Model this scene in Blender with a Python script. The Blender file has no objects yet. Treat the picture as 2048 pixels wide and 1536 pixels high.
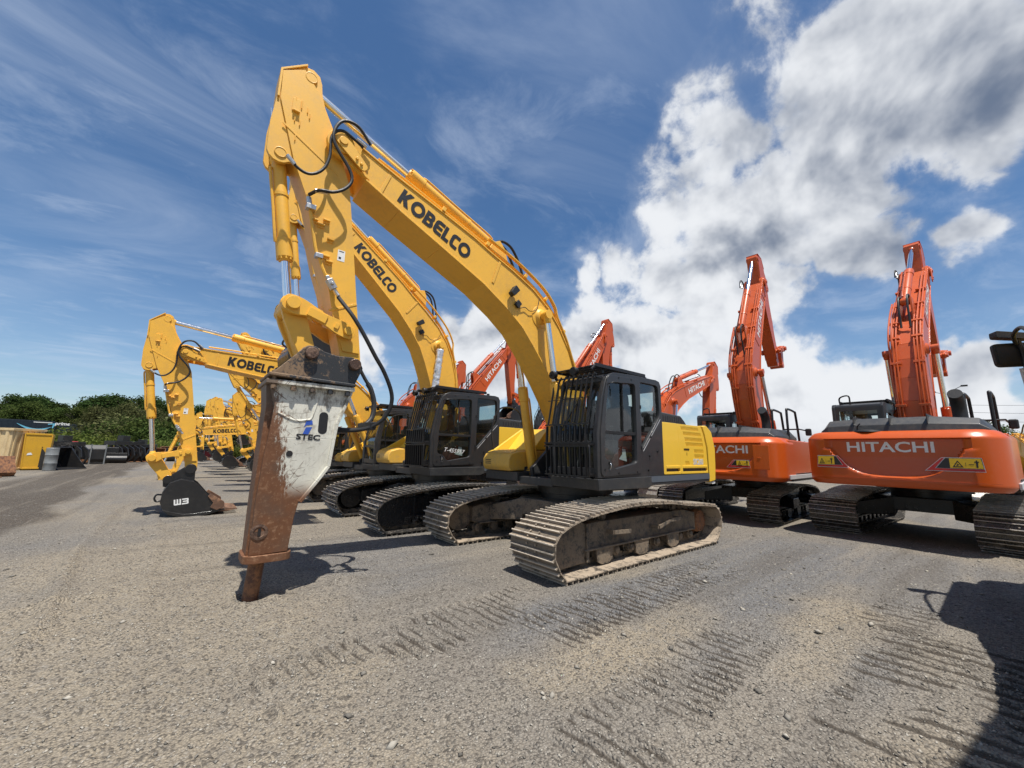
import bpy, math, random
import numpy as np
from mathutils import Vector, Matrix
R = math.radians
PI = math.pi
random.seed(7)
rng = np.random.default_rng(11)
scene = bpy.context.scene
COL = scene.collection

# ------------------------------------------------------------------ camera
cam_d = bpy.data.cameras.new('camera')
cam_d.sensor_width = 36.0
cam_d.lens = 794.476 / 2048 * 36.0
cam_d.clip_start = 0.05
cam_d.clip_end = 6000
cam = bpy.data.objects.new('camera', cam_d)
COL.objects.link(cam)
RT = Vector((-0.77539, 0.63111, 0.02157)); UP = Vector((0.12244, 0.11675, 0.98559)); FW = Vector((-0.6195, -0.76686, 0.1678))
CAMP = Vector((5.98256, 5.38934, 1.6422))
m = Matrix.Identity(4)
for i in range(3):
    m[i][0] = RT[i]; m[i][1] = UP[i]; m[i][2] = -FW[i]; m[i][3] = CAMP[i]
cam.matrix_world = m
scene.camera = cam

# ------------------------------------------------------------------ sun, sky, exposure
SUNV = Vector((0.06, 0.34, 1.0)).normalized()          # towards the sun
sun_el = math.asin(SUNV.z)
sd = bpy.data.lights.new('sun', 'SUN')
sd.energy = 5.0
sd.angle = R(0.55)
sd.color = (1.0, 0.955, 0.88)
sun = bpy.data.objects.new('sun', sd)
COL.objects.link(sun)
sun.rotation_euler = SUNV.to_track_quat('Z', 'Y').to_euler()
sun.location = (0, 0, 40)
scene.view_settings.view_transform = 'Standard'
scene.view_settings.look = 'None'
scene.view_settings.exposure = 0.33
scene.view_settings.gamma = 1.0
scene.cycles.max_bounces = 6
scene.cycles.transparent_max_bounces = 12
scene.cycles.use_denoising = True

W = bpy.data.worlds.new('World')
scene.world = W
W.use_nodes = True
wt = W.node_tree
wt.nodes.clear()


class NT:
    """small helper to write node graphs"""
    def __init__(s, tree):
        s.t = tree

    def n(s, typ, **kw):
        nd = s.t.nodes.new(typ)
        for k, v in kw.items():
            setattr(nd, k, v)
        return nd

    def put(s, sock, v):
        if isinstance(v, bpy.types.NodeSocket):
            s.t.links.new(v, sock)
        elif v is not None:
            if hasattr(sock.default_value, '__len__') and not hasattr(v, '__len__'):
                v = (v,) * len(sock.default_value)
            if hasattr(v, '__len__') and len(sock.default_value) == 4 and len(v) == 3:
                v = tuple(v) + (1.0,)
            sock.default_value = v

    def math(s, op, a, b=None, c=None, clamp=False):
        nd = s.n('ShaderNodeMath', operation=op, use_clamp=clamp)
        s.put(nd.inputs[0], a)
        if b is not None: s.put(nd.inputs[1], b)
        if c is not None: s.put(nd.inputs[2], c)
        return nd.outputs[0]

    def vmath(s, op, a, b=None, out=0):
        nd = s.n('ShaderNodeVectorMath', operation=op)
        s.put(nd.inputs[0], a)
        if b is not None: s.put(nd.inputs[1], b)
        return nd.outputs[out]

    def noise(s, vec, scale=5, detail=2, rough=.5, dist=0.0, typ='FBM'):
        nd = s.n('ShaderNodeTexNoise', noise_type=typ)
        s.put(nd.inputs['Vector'], vec)
        s.put(nd.inputs['Scale'], scale); s.put(nd.inputs['Detail'], detail)
        s.put(nd.inputs['Roughness'], rough); s.put(nd.inputs['Distortion'], dist)
        return nd.outputs[0]

    def smooth(s, v, a, b, lo=0.0, hi=1.0):
        nd = s.n('ShaderNodeMapRange', interpolation_type='SMOOTHSTEP')
        s.put(nd.inputs[0], v); s.put(nd.inputs[1], a); s.put(nd.inputs[2], b); s.put(nd.inputs[3], lo); s.put(nd.inputs[4], hi)
        return nd.outputs[0]

    def lin(s, v, a, b, lo=0.0, hi=1.0):
        nd = s.n('ShaderNodeMapRange')
        s.put(nd.inputs[0], v); s.put(nd.inputs[1], a); s.put(nd.inputs[2], b); s.put(nd.inputs[3], lo); s.put(nd.inputs[4], hi)
        return nd.outputs[0]

    def mix(s, f, a, b, blend='MIX'):
        nd = s.n('ShaderNodeMix', data_type='RGBA', blend_type=blend)
        s.put(nd.inputs[0], f); s.put(nd.inputs[6], a); s.put(nd.inputs[7], b)
        return nd.outputs[2]

    def scale(s, v, sc):
        nd = s.n('ShaderNodeMapping')
        s.put(nd.inputs[0], v); nd.inputs[3].default_value = sc
        return nd.outputs[0]


def pix_dir(px, py):
    d = FW * 794.476 + RT * (px - 1024) - UP * (py - 768)
    return d.normalized()


def build_sky():
    g = NT(wt)
    out = g.n('ShaderNodeOutputWorld')
    sky = g.n('ShaderNodeTexSky', sky_type='NISHITA')
    sky.sun_disc = False
    sky.sun_elevation = sun_el
    # the Nishita sun rotation counts clockwise from +Y
    sky.sun_rotation = math.atan2(SUNV.x, SUNV.y)
    sky.altitude = 100; sky.air_density = 1.0; sky.dust_density = 0.45; sky.ozone_density = 3.0
    tc = g.n('ShaderNodeTexCoord')
    d = g.vmath('NORMALIZE', tc.outputs['Generated'])
    sep = g.n('ShaderNodeSeparateXYZ'); g.put(sep.inputs[0], d)
    z = sep.outputs[2]
    hue = g.n('ShaderNodeHueSaturation'); g.put(hue.inputs['Color'], sky.outputs[0])
    hue.inputs['Saturation'].default_value = 1.22; hue.inputs['Value'].default_value = 1.0
    # ---- cirrus: streaky noise on a flat layer high above
    zz = g.math('ADD', g.math('MAXIMUM', z, 0.0), 0.10)
    inv = g.math('DIVIDE', 1.0, zz)
    comb = g.n('ShaderNodeVectorMath', operation='SCALE'); g.put(comb.inputs[0], d); g.put(comb.inputs[3], inv)
    flat = comb.outputs[0]
    rotm = g.n('ShaderNodeMapping'); g.put(rotm.inputs[0], flat); rotm.inputs[2].default_value = (0, 0, R(58)); rotm.inputs[3].default_value = (0.75, 1.45, 0.0)
    c1 = g.noise(rotm.outputs[0], 1.0, 10, .60, .6)
    c2 = g.noise(g.scale(flat, (.5, .5, 0)), .9, 3, .5)
    cir = g.math('MULTIPLY', g.smooth(c1, .42, .80), g.smooth(c2, .36, .68))
    cir = g.math('MULTIPLY', cir, .50)
    c3 = g.noise(g.scale(flat, (1.6, 2.4, 0)), 1.3, 9, .64, .5)
    cir = g.math('MAXIMUM', cir, g.math('MULTIPLY', g.smooth(c3, .43, .78), .36))
    veil = g.math('ADD', g.math('MULTIPLY', g.smooth(z, .50, .0), .16), .03)
    cir = g.math('ADD', cir, veil)
    # ---- cumulus: fractal noise, gathered where heaps of cloud stand
    blobs = [(1800, 90, 380, 1.0), (1530, 90, 170, .62), (2010, 180, 280, 1.0), (1640, 220, 190, .8), (1440, 300, 170, .85), (1330, 430, 170, .85), (1440, 180, 120, .7), (1420, 400, 160, .85),
             (1500, 440, 200, .95), (1660, 360, 190, .85), (1700, 500, 150, .9), (1890, 465, 110, .9), (1260, 545, 140, .85), (1340, 560, 150, .9),
             (1430, 620, 210, 1.0), (1560, 580, 130, .8), (1165, 565, 55, .8), (1000, 660, 120, 1.0), (940, 720, 130, 1.0), (1180, 690, 130, .95),
             (1330, 710, 200, 1.0), (1720, 775, 140, 1.0), (1610, 790, 140, 1.0), (1850, 770, 110, 1.0), (1960, 785, 130, 1.0), (1500, 800, 190, .95), (1780, 840, 160, .9),
             (735, 705, 62, .85), (25, 752, 48, .62), (200, 812, 70, .42), (230, 608, 30, .5), (1170, 560, 60, .6)]
    acc = None
    warp = g.vmath('SCALE', g.vmath('SUBTRACT', g.n('ShaderNodeTexNoise').outputs[1], (.5, .5, .5)), None)
    nt = warp.node
    wn = nt.inputs[0].links[0].from_node.inputs[0].links[0].from_node
    g.put(wn.inputs['Vector'], d); wn.inputs['Scale'].default_value = 6.0; wn.inputs['Detail'].default_value = 4
    nt.inputs[3].default_value = 0.20
    dw = g.vmath('ADD', d, warp)
    for (x, y, rad, wgt) in blobs:
        c = pix_dir(x, y)
        off = math.sqrt((x - 1024) ** 2 + (y - 768) ** 2) / 794.476
        ang = rad / 794.476 / (1 + off * off) ** .75
        dist = g.vmath('DISTANCE', dw, tuple(c), out=1)
        v = g.smooth(dist, ang * 1.6, 0.0, 0.0, wgt)
        acc = v if acc is None else g.math('MAXIMUM', acc, v)
    # the rest of the sky carries scattered clouds of the same kind
    away = g.smooth(g.vmath('DOT_PRODUCT', d, tuple(FW), out=1), .45, .15)
    gen = g.math('MULTIPLY', g.smooth(g.noise(d, 2.2, 2, .5), .50, .66), away)
    low = g.math('MULTIPLY', g.smooth(z, .30, .05), g.smooth(g.noise(d, 5.0, 2, .5), .42, .6))
    gen = g.math('MAXIMUM', gen, g.math('MULTIPLY', low, away))
    acc = g.math('MAXIMUM', acc, g.math('MULTIPLY', gen, .9))

    def dens(v):
        n1 = g.noise(v, 3.6, 12, .58, .15)
        n2 = g.noise(v, 11.0, 9, .62, .25)
        return g.math('ADD', g.math('MULTIPLY', n1, .62), g.math('MULTIPLY', n2, .38))
    def soft(v): return g.noise(v, 4.2, 5, .52, .2)
    nz = dens(d)
    sz = soft(d)
    sunoff = tuple(Vector((SUNV.x, SUNV.y, SUNV.z * 1.0)) * .045)
    nu = soft(g.vmath('ADD', d, sunoff))
    f = g.math('ADD', nz, g.math('MULTIPLY', g.math('SUBTRACT', acc, .5), .55))
    alpha = g.math('ADD', g.math('MULTIPLY', g.smooth(f, .50, .60), .72), g.math('MULTIPLY', g.smooth(f, .42, .66), .28))
    thick = g.smooth(f, .58, .90)
    relief = g.math('MULTIPLY', g.math('SUBTRACT', sz, nu), 4.2)
    c = pix_dir(1780, 190)
    dark = g.smooth(g.vmath('DISTANCE', dw, tuple(c), out=1), .55, .0)
    c = pix_dir(1500, 470)
    dark = g.math('MAXIMUM', dark, g.math('MULTIPLY', g.smooth(g.vmath('DISTANCE', dw, tuple(c), out=1), .26, .02), .62))
    shade = g.math('SUBTRACT', g.math('ADD', .84, relief), g.math('MULTIPLY', thick, .26))
    shade = g.math('SUBTRACT', shade, g.math('MULTIPLY', dark, .42))
    shade = g.math('ADD', shade, g.math('MULTIPLY', g.math('SUBTRACT', g.noise(d, 9.0, 8, .6), .5), .42))
    shade = g.smooth(shade, -.45, 1.02)
    ccol = g.mix(shade, (.13, .17, .25), (.74, .76, .79))
    b1 = g.n('ShaderNodeBackground'); g.put(b1.inputs[0], hue.outputs[0]); b1.inputs[1].default_value = SKY_STRENGTH
    b2 = g.n('ShaderNodeBackground'); g.put(b2.inputs[0], ccol); b2.inputs[1].default_value = .92
    b3 = g.n('ShaderNodeBackground'); g.put(b3.inputs[0], (.62, .71, .86)); b3.inputs[1].default_value = .80
    m1 = g.n('ShaderNodeMixShader'); g.put(m1.inputs[0], cir); wt.links.new(b1.outputs[0], m1.inputs[1]); wt.links.new(b3.outputs[0], m1.inputs[2])
    m2 = g.n('ShaderNodeMixShader'); g.put(m2.inputs[0], alpha); wt.links.new(m1.outputs[0], m2.inputs[1]); wt.links.new(b2.outputs[0], m2.inputs[2])
    wt.links.new(m2.outputs[0], out.inputs[0])


SKY_STRENGTH = 0.090
build_sky()
W.cycles.sampling_method = 'MANUAL'
W.cycles.sample_map_resolution = 512

# ------------------------------------------------------------------ mesh helpers


def tag(o, label=None, cat=None, group=None, kind=None):
    if label: o['label'] = label
    if cat: o['category'] = cat
    if group: o['group'] = group
    if kind: o['kind'] = kind
    return o


def add_obj(name, me, mat=None, parent=None, bevel=0.0, seg=2):
    if mat is not None and not me.materials:
        me.materials.append(mat)
    o = bpy.data.objects.new(name, me)
    COL.objects.link(o)
    if parent is not None: o.parent = parent
    if bevel:
        b = o.modifiers.new('bevel', 'BEVEL'); b.width = bevel; b.segments = seg; b.limit_method = 'ANGLE'; b.angle_limit = R(32)
        b.harden_normals = True
    return o


def empty(name, loc=(0, 0, 0), rz=0.0):
    o = bpy.data.objects.new(name, None)
    o.empty_display_size = .3
    COL.objects.link(o)
    o.location = loc; o.rotation_euler = (0, 0, rz)
    return o


class MB:
    def __init__(s):
        s.v = []; s.f = []

    def add(s, vs, fs):
        b = len(s.v)
        s.v.extend([tuple(p) for p in vs]); s.f.extend([tuple(b + i for i in f) for f in fs])
        return s

    def box(s, x0, x1, y0, y1, z0, z1):
        if x0 > x1: x0, x1 = x1, x0
        if y0 > y1: y0, y1 = y1, y0
        if z0 > z1: z0, z1 = z1, z0
        return s.add([(x0, y0, z0), (x1, y0, z0), (x1, y1, z0), (x0, y1, z0), (x0, y0, z1), (x1, y0, z1), (x1, y1, z1), (x0, y1, z1)],
                     [(0, 3, 2, 1), (4, 5, 6, 7), (0, 1, 5, 4), (1, 2, 6, 5), (2, 3, 7, 6), (3, 0, 4, 7)])

    def beam(s, p0, p1, w, h, up=(0, 0, 1)):
        """rectangular bar from p0 to p1, w across, h along up"""
        p0 = Vector(p0); p1 = Vector(p1); d = (p1 - p0).normalized(); u = Vector(up)
        if abs(d.dot(u)) > .98: u = Vector((1, 0, 0))
        a = d.cross(u).normalized(); b = a.cross(d)
        vs = []
        for p in (p0, p1):
            for (i, j) in ((-1, -1), (1, -1), (1, 1), (-1, 1)):
                vs.append(p + a * (i * w / 2) + b * (j * h / 2))
        return s.add(vs, [(3, 2, 1, 0), (4, 5, 6, 7), (0, 1, 5, 4), (1, 2, 6, 5), (2, 3, 7, 6), (3, 0, 4, 7)])

    def prism(s, poly, y0, y1, poly1=None):
        """polygon in (x, z) drawn out from y0 to y1"""
        if y0 > y1: y0, y1 = y1, y0
        if poly1 is None: poly1 = poly
        n = len(poly)
        ar = sum(poly[i][0] * poly[(i + 1) % n][1] - poly[(i + 1) % n][0] * poly[i][1] for i in range(n))
        if ar < 0: poly = poly[::-1]; poly1 = poly1[::-1]
        vs = [(p[0], y0, p[1]) for p in poly] + [(p[0], y1, p[1]) for p in poly1]
        fs = [tuple(range(n)), tuple(range(2 * n - 1, n - 1, -1))]
        fs += [(j, i, n + i, n + j) for i, j in [(i, (i + 1) % n) for i in range(n)]]
        return s.add(vs, fs)

    def prism_z(s, poly, z0, z1):
        n = len(poly)
        ar = sum(poly[i][0] * poly[(i + 1) % n][1] - poly[(i + 1) % n][0] * poly[i][1] for i in range(n))
        if ar < 0: poly = poly[::-1]
        vs = [(p[0], p[1], z0) for p in poly] + [(p[0], p[1], z1) for p in poly]
        fs = [tuple(range(n - 1, -1, -1)), tuple(range(n, 2 * n))]
        fs += [(i, (i + 1) % n, n + (i + 1) % n, n + i) for i in range(n)]
        return s.add(vs, fs)

    def cyl(s, p0, p1, r0, r1=None, n=16, cap=True):
        if r1 is None: r1 = r0
        p0 = Vector(p0); p1 = Vector(p1); d = (p1 - p0).normalized()
        a = d.orthogonal().normalized(); b = d.cross(a)
        vs = []
        for p, r in ((p0, r0), (p1, r1)):
            for i in range(n):
                t = 2 * PI * i / n
                vs.append(p + a * (r * math.cos(t)) + b * (r * math.sin(t)))
        fs = [(i, (i + 1) % n, n + (i + 1) % n, n + i) for i in range(n)]
        if cap: fs += [tuple(range(n - 1, -1, -1)), tuple(range(n, 2 * n))]
        return s.add(vs, fs)

    def lathe(s, prof, p0=(0, 0, 0), axis=(0, 1, 0), n=20):
        """prof: (distance along axis, radius)"""
        p0 = Vector(p0); d = Vector(axis).normalized(); a = d.orthogonal().normalized(); b = d.cross(a)
        vs = []; k = len(prof)
        for (h, r) in prof:
            for i in range(n):
                t = 2 * PI * i / n
                vs.append(p0 + d * h + a * (r * math.cos(t)) + b * (r * math.sin(t)))
        fs = []
        for j in range(k - 1):
            fs += [(j * n + i, j * n + (i + 1) % n, (j + 1) * n + (i + 1) % n, (j + 1) * n + i) for i in range(n)]
        fs += [tuple(range(n - 1, -1, -1)), tuple(range((k - 1) * n, k * n))]
        return s.add(vs, fs)

    def tube(s, pts, r, n=8, smooth=True, k=5):
        P = [Vector(p) for p in pts]
        if smooth and len(P) > 2:
            Q = []
            E = [P[0] * 2 - P[1]] + P + [P[-1] * 2 - P[-2]]
            for i in range(1, len(E) - 2):
                p0, p1, p2, p3 = E[i - 1:i + 3]
                for j in range(k):
                    t = j / k
                    Q.append(.5 * ((2 * p1) + (p2 - p0) * t + (2 * p0 - 5 * p1 + 4 * p2 - p3) * t * t + (3 * p1 - p0 - 3 * p2 + p3) * t ** 3))
            Q.append(P[-1]); P = Q
        m_ = len(P); base = len(s.v)
        t0 = (P[1] - P[0]).normalized(); a = t0.orthogonal().normalized()
        for i in range(m_):
            if i == 0: t = P[1] - P[0]
            elif i == m_ - 1: t = P[-1] - P[-2]
            else: t = (P[i + 1] - P[i]).normalized() + (P[i] - P[i - 1]).normalized()
            t.normalize()
            a = (a - t * a.dot(t)).normalized(); b = t.cross(a)
            for q in range(n):
                w = 2 * PI * q / n
                s.v.append(tuple(P[i] + a * (r * math.cos(w)) + b * (r * math.sin(w))))
        for i in range(m_ - 1):
            s.f += [(base + i * n + q, base + i * n + (q + 1) % n, base + (i + 1) * n + (q + 1) % n, base + (i + 1) * n + q) for q in range(n)]
        s.f.append(tuple(base + q for q in range(n - 1, -1, -1))); s.f.append(tuple(base + (m_ - 1) * n + q for q in range(n)))
        return s

    def tr(s, mat, start=0):
        for i in range(start, len(s.v)):
            s.v[i] = tuple(mat @ Vector(s.v[i]))
        return s

    def mesh(s, name, smooth=35):
        me = bpy.data.meshes.new(name)
        me.from_pydata(s.v, [], s.f)
        me.update()
        if smooth:
            me.shade_smooth()
            me.set_sharp_from_angle(angle=R(smooth))
        return me

    def obj(s, name, mat, parent=None, bevel=0.0, smooth=35, seg=2):
        return add_obj(name, s.mesh(name, smooth), mat, parent, bevel, seg)


def flat_mesh(name, outlines, depth, bevel=0.0):
    """outlines (outer and holes, no crossings) in (a, b); filled and given a thickness; a->x, b->y, front towards +z"""
    cu = bpy.data.curves.new(name, 'CURVE'); cu.dimensions = '2D'; cu.fill_mode = 'BOTH'
    cu.extrude = depth / 2; cu.bevel_depth = bevel
    for pl in outlines:
        sp = cu.splines.new('POLY'); sp.points.add(len(pl) - 1)
        for i, p in enumerate(pl): sp.points[i].co = (p[0], p[1], 0, 1)
        sp.use_cyclic_u = True
    o = bpy.data.objects.new('tmp', cu)
    me = bpy.data.meshes.new_from_object(o)
    bpy.data.objects.remove(o); bpy.data.curves.remove(cu)
    me.name = name
    return me


def text_mesh(body, size=1.0, bold=0.03, depth=.004, sx=1.0, shear=0.0):
    cu = bpy.data.curves.new('t', 'FONT'); cu.body = body; cu.size = size; cu.offset = bold * size; cu.extrude = depth / 2
    cu.align_x = 'CENTER'; cu.align_y = 'CENTER'; cu.resolution_u = 3; cu.shear = shear
    o = bpy.data.objects.new('tmp', cu)
    me = bpy.data.meshes.new_from_object(o)
    bpy.data.objects.remove(o); bpy.data.curves.remove(cu)
    if sx != 1.0:
        for v in me.vertices: v.co.x *= sx
    me.name = 'lettering'
    return me


def xform(me, origin, xd, yd):
    """put a flat mesh: its x along xd, y along yd"""
    xd = Vector(xd).normalized(); yd = Vector(yd); yd = (yd - xd * yd.dot(xd)).normalized(); zd = xd.cross(yd)
    M = Matrix.Identity(4)
    for i in range(3):
        M[i][0] = xd[i]; M[i][1] = yd[i]; M[i][2] = zd[i]; M[i][3] = origin[i]
    me.transform(M)
    return me


def merge_meshes(name, meshes):
    v = []; f = []
    for me in meshes:
        b = len(v)
        v += [tuple(x.co) for x in me.vertices]; f += [tuple(b + i for i in p.vertices) for p in me.polygons]
    me = bpy.data.meshes.new(name); me.from_pydata(v, [], f); me.update()
    return me


def side_plate(name, outlines, y, th, mat, parent, bevel=0.0, side=1):
    """plate standing in the x-z plane whose outer face is at y (facing +y when side is 1)"""
    me = flat_mesh(name, outlines, th, bevel)
    for v in me.vertices:
        x, zz, dd = v.co
        v.co = (x, y - side * th / 2 + side * dd, zz)
    if side > 0: me.flip_normals()
    me.shade_smooth(); me.set_sharp_from_angle(angle=R(30))
    return add_obj(name, me, mat, parent)


def rect(x0, x1, z0, z1, r=0.0, n=4):
    if r <= 0: return [(x0, z0), (x1, z0), (x1, z1), (x0, z1)]
    out = []
    for cx, cz, a0 in ((x1 - r, z0 + r, -90), (x1 - r, z1 - r, 0), (x0 + r, z1 - r, 90), (x0 + r, z0 + r, 180)):
        for i in range(n + 1):
            a = R(a0 + 90 * i / n); out.append((cx + r * math.cos(a), cz + r * math.sin(a)))
    return out


def round_poly(pts, r, n=3):
    out = []; k = len(pts)
    for i in range(k):
        p = Vector(pts[i]); a = Vector(pts[i - 1]); b = Vector(pts[(i + 1) % k])
        da = (a - p); db = (b - p); rr = min(r, da.length * .45, db.length * .45)
        q0 = p + da.normalized() * rr; q1 = p + db.normalized() * rr
        for j in range(n + 1):
            t = j / n
            q = q0 * (1 - t) ** 2 + p * 2 * t * (1 - t) + q1 * t * t
            out.append((q.x, q.y))
    return out


def arcp(cx, cz, r, a0, a1, n=6):
    return [(cx + r * math.cos(R(a0 + (a1 - a0) * i / n)), cz + r * math.sin(R(a0 + (a1 - a0) * i / n))) for i in range(n + 1)]


# ------------------------------------------------------------------ materials
def new_mat(name):
    mt = bpy.data.materials.new(name); mt.use_nodes = True
    t = mt.node_tree; t.nodes.clear()
    g = NT(t)
    out = g.n('ShaderNodeOutputMaterial')
    return mt, g, out


def principled(g, out, col, rough=.5, metal=0.0, normal=None, coat=0.0, spec=.5):
    p = g.n('ShaderNodeBsdfPrincipled')
    g.put(p.inputs['Base Color'], col); g.put(p.inputs['Roughness'], rough); g.put(p.inputs['Metallic'], metal)
    g.put(p.inputs['Coat Weight'], coat); g.put(p.inputs['Specular IOR Level'], spec)
    if coat: p.inputs['Coat Roughness'].default_value = .12
    if normal is not None: g.put(p.inputs['Normal'], normal)
    g.t.links.new(p.outputs[0], out.inputs[0])
    return p


def bump(g, h, strength=.3, dist=.01):
    b = g.n('ShaderNodeBump'); b.inputs['Strength'].default_value = strength; b.inputs['Distance'].default_value = dist
    g.put(b.inputs['Height'], h)
    return b.outputs[0]


def mat_paint(name, col, dirt=(.30, .24, .17), amount=.35, rough=.42, chips=0.0, chipcol=(.12, .06, .03), coat=.15, var=.12, streak=.35):
    mt, g, out = new_mat(name)
    tc = g.n('ShaderNodeTexCoord').outputs['Object']
    n1 = g.noise(tc, 1.6, 5, .6)
    n2 = g.noise(tc, 14, 6, .65)
    st = g.noise(g.scale(tc, (9, 9, .9)), 1.5, 4, .6)
    base = g.mix(g.math('MULTIPLY', n1, var), col, tuple(c * .55 for c in col))
    lighter = g.mix(g.smooth(n2, .55, .75, 0, .10), base, tuple(min(1, c * 1.25 + .04) for c in col))
    d = g.math('MULTIPLY', g.smooth(g.math('ADD', g.math('MULTIPLY', n1, .5), g.math('MULTIPLY', n2, .5)), .42, .72), amount)
    d2 = g.math('MULTIPLY', g.smooth(st, .55, .8), amount * streak)
    c = g.mix(g.math('MAXIMUM', d, d2), lighter, dirt)
    rg = g.math('ADD', rough, g.math('MULTIPLY', g.math('MAXIMUM', d, d2), .45))
    if chips:
        ch = g.smooth(g.noise(tc, 26, 8, .75), .66 - chips * .1, .70 - chips * .1)
        c = g.mix(ch, c, chipcol)
    nb = bump(g, g.noise(tc, 60, 3, .5), .08, .004)
    principled(g, out, c, rg, 0, nb, coat)
    return mt


def mat_flat(name, col, rough=.6, metal=0.0, nscale=20, var=.25, bmp=.15, coat=0.0):
    mt, g, out = new_mat(name)
    tc = g.n('ShaderNodeTexCoord').outputs['Object']
    n = g.noise(tc, nscale, 6, .6)
    c = g.mix(g.smooth(n, .3, .75), tuple(x * (1 - var) for x in col), tuple(min(1, x * (1 + var)) for x in col))
    principled(g, out, c, g.lin(n, .3, .7, rough - .08, rough + .08), metal, bump(g, n, bmp, .01), coat)
    return mt


def mat_mud(name, steel, mud, amt=.6, rough=.85, shine=0.0, crest=None):
    """track steel caked with dry mud"""
    mt, g, out = new_mat(name)
    tc = g.n('ShaderNodeTexCoord').outputs['Object']
    oi = g.n('ShaderNodeObjectInfo')
    tv = g.vmath('ADD', tc, g.vmath('SCALE', oi.outputs['Location'], None))
    tv.node.inputs[1].links[0].from_node.inputs[3].default_value = 3.1
    n = g.noise(tv, 6, 8, .7)
    n2 = g.noise(tv, 45, 4, .6)
    f = g.smooth(g.math('ADD', g.math('MULTIPLY', n, .75), g.math('MULTIPLY', n2, .25)), .62 - amt * .35, .72 - amt * .3)
    m2 = g.mix(n2, tuple(x * .62 for x in mud), tuple(x * 1.25 for x in mud))
    c = g.mix(f, steel, m2)
    if crest:        # worn crests of the grouser bars, dark packed dirt between them
        sp_ = g.n('ShaderNodeSeparateXYZ'); g.put(sp_.inputs[0], tc)
        outer = g.smooth(sp_.outputs[2], -.048, -.040)
        c = g.mix(g.math('MULTIPLY', g.math('MULTIPLY', outer, g.smooth(sp_.outputs[2], -.022, -.036)), .62), c, tuple(x * .32 for x in mud))
        c = g.mix(g.math('MULTIPLY', g.smooth(sp_.outputs[2], -.016, -.004), g.smooth(n, .25, .5, .45, 1)), c, crest)
    p = principled(g, out, c, g.lin(f, 0, 1, rough - .35, rough + .05), g.lin(f, 0, 1, shine, 0), bump(g, g.math('ADD', n, g.math('MULTIPLY', n2, .5)), .5, .02))
    return mt


def mat_metal(name, col, rough=.2):
    mt, g, out = new_mat(name)
    tc = g.n('ShaderNodeTexCoord').outputs['Object']
    n = g.noise(tc, 30, 4, .6)
    principled(g, out, col, g.lin(n, .3, .7, rough * .7, rough * 1.5), 1.0)
    return mt


def mat_glass(name, tint=(.72, .80, .78), fac=.12, dust=.05):
    mt, g, out = new_mat(name)
    tr = g.n('ShaderNodeBsdfTransparent'); g.put(tr.inputs[0], tint)
    gl = g.n('ShaderNodeBsdfGlossy'); gl.inputs['Roughness'].default_value = .02; g.put(gl.inputs[0], (.9, .95, 1))
    fr = g.n('ShaderNodeLayerWeight'); fr.inputs[0].default_value = .5
    f = g.math('ADD', g.math('MULTIPLY', g.math('POWER', fr.outputs['Facing'], 3.0), .75), fac, clamp=True)
    mx = g.n('ShaderNodeMixShader'); g.put(mx.inputs[0], f); g.t.links.new(tr.outputs[0], mx.inputs[1]); g.t.links.new(gl.outputs[0], mx.inputs[2])
    df = g.n('ShaderNodeBsdfDiffuse'); g.put(df.inputs[0], (.55, .52, .46))
    tc = g.n('ShaderNodeTexCoord').outputs['Object']
    dn = g.smooth(g.noise(tc, 3, 6, .6), .4, .8, dust * .3, dust * 2)
    m2 = g.n('ShaderNodeMixShader'); g.put(m2.inputs[0], dn); g.t.links.new(mx.outputs[0], m2.inputs[1]); g.t.links.new(df.outputs[0], m2.inputs[2])
    g.t.links.new(m2.outputs[0], out.inputs[0])
    return mt


YEL = (.86, .465, .052)
ORG = (.52, .088, .016)
M = {}
M['yellow'] = mat_paint('yellow_paint', YEL, amount=.26, rough=.42, coat=.04, chips=.12, chipcol=(.20, .10, .05), dirt=(.26, .17, .09), streak=.6)
M['yellow_body'] = mat_paint('body_yellow_paint', (.88, .55, .05), amount=.08, rough=.34, coat=.25)
M['yellow_dirty'] = mat_paint('worn_yellow_paint', (.72, .42, .06), amount=.5, rough=.5, chips=.4)
M['yellow_far'] = mat_paint('dusty_yellow_paint', (.74, .42, .06), amount=.18, rough=.5)
M['orange'] = mat_paint('orange_paint', ORG, amount=.10, rough=.36, coat=.10, var=.10)
M['orange_body'] = mat_paint('body_orange_paint', (.52, .082, .008), amount=.07, rough=.32, coat=.10, var=.05)
M['charcoal'] = mat_paint('charcoal_paint', (.024, .0245, .027), dirt=(.10, .09, .075), amount=.16, rough=.40, coat=.15)
M['charcoal_light'] = mat_paint('grey_brown_paint', (.085, .070, .060), dirt=(.2, .17, .13), amount=.15, rough=.4)
M['deck'] = mat_paint('dark_deck_paint', (.026, .028, .031), dirt=(.16, .14, .11), amount=.26, rough=.5)
M['deck_blue'] = mat_paint('grey_blue_stripe', (.085, .105, .13), dirt=(.22, .19, .15), amount=.15, rough=.4)
M['black'] = mat_paint('black_paint', (.012, .012, .013), dirt=(.10, .09, .07), amount=.18, rough=.38, coat=.2)
M['black_steel'] = mat_flat('black_steel', (.016, .016, .017), .45, .2)
M['rubber'] = mat_flat('black_rubber', (.014, .014, .015), .55, 0, 40, .3)
M['dark_in'] = mat_flat('cab_interior', (.030, .030, .032), .8, 0, 12, .3)
M['seat'] = mat_flat('seat_fabric', (.045, .045, .048), .9, 0, 60, .3)
M['redseat'] = mat_flat('dark_red_cover', (.10, .022, .016), .7, 0, 10, .4)
M['chrome'] = mat_metal('chrome_rod', (.82, .84, .86), .10)
M['steel'] = mat_metal('bare_steel', (.55, .54, .52), .35)
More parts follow.
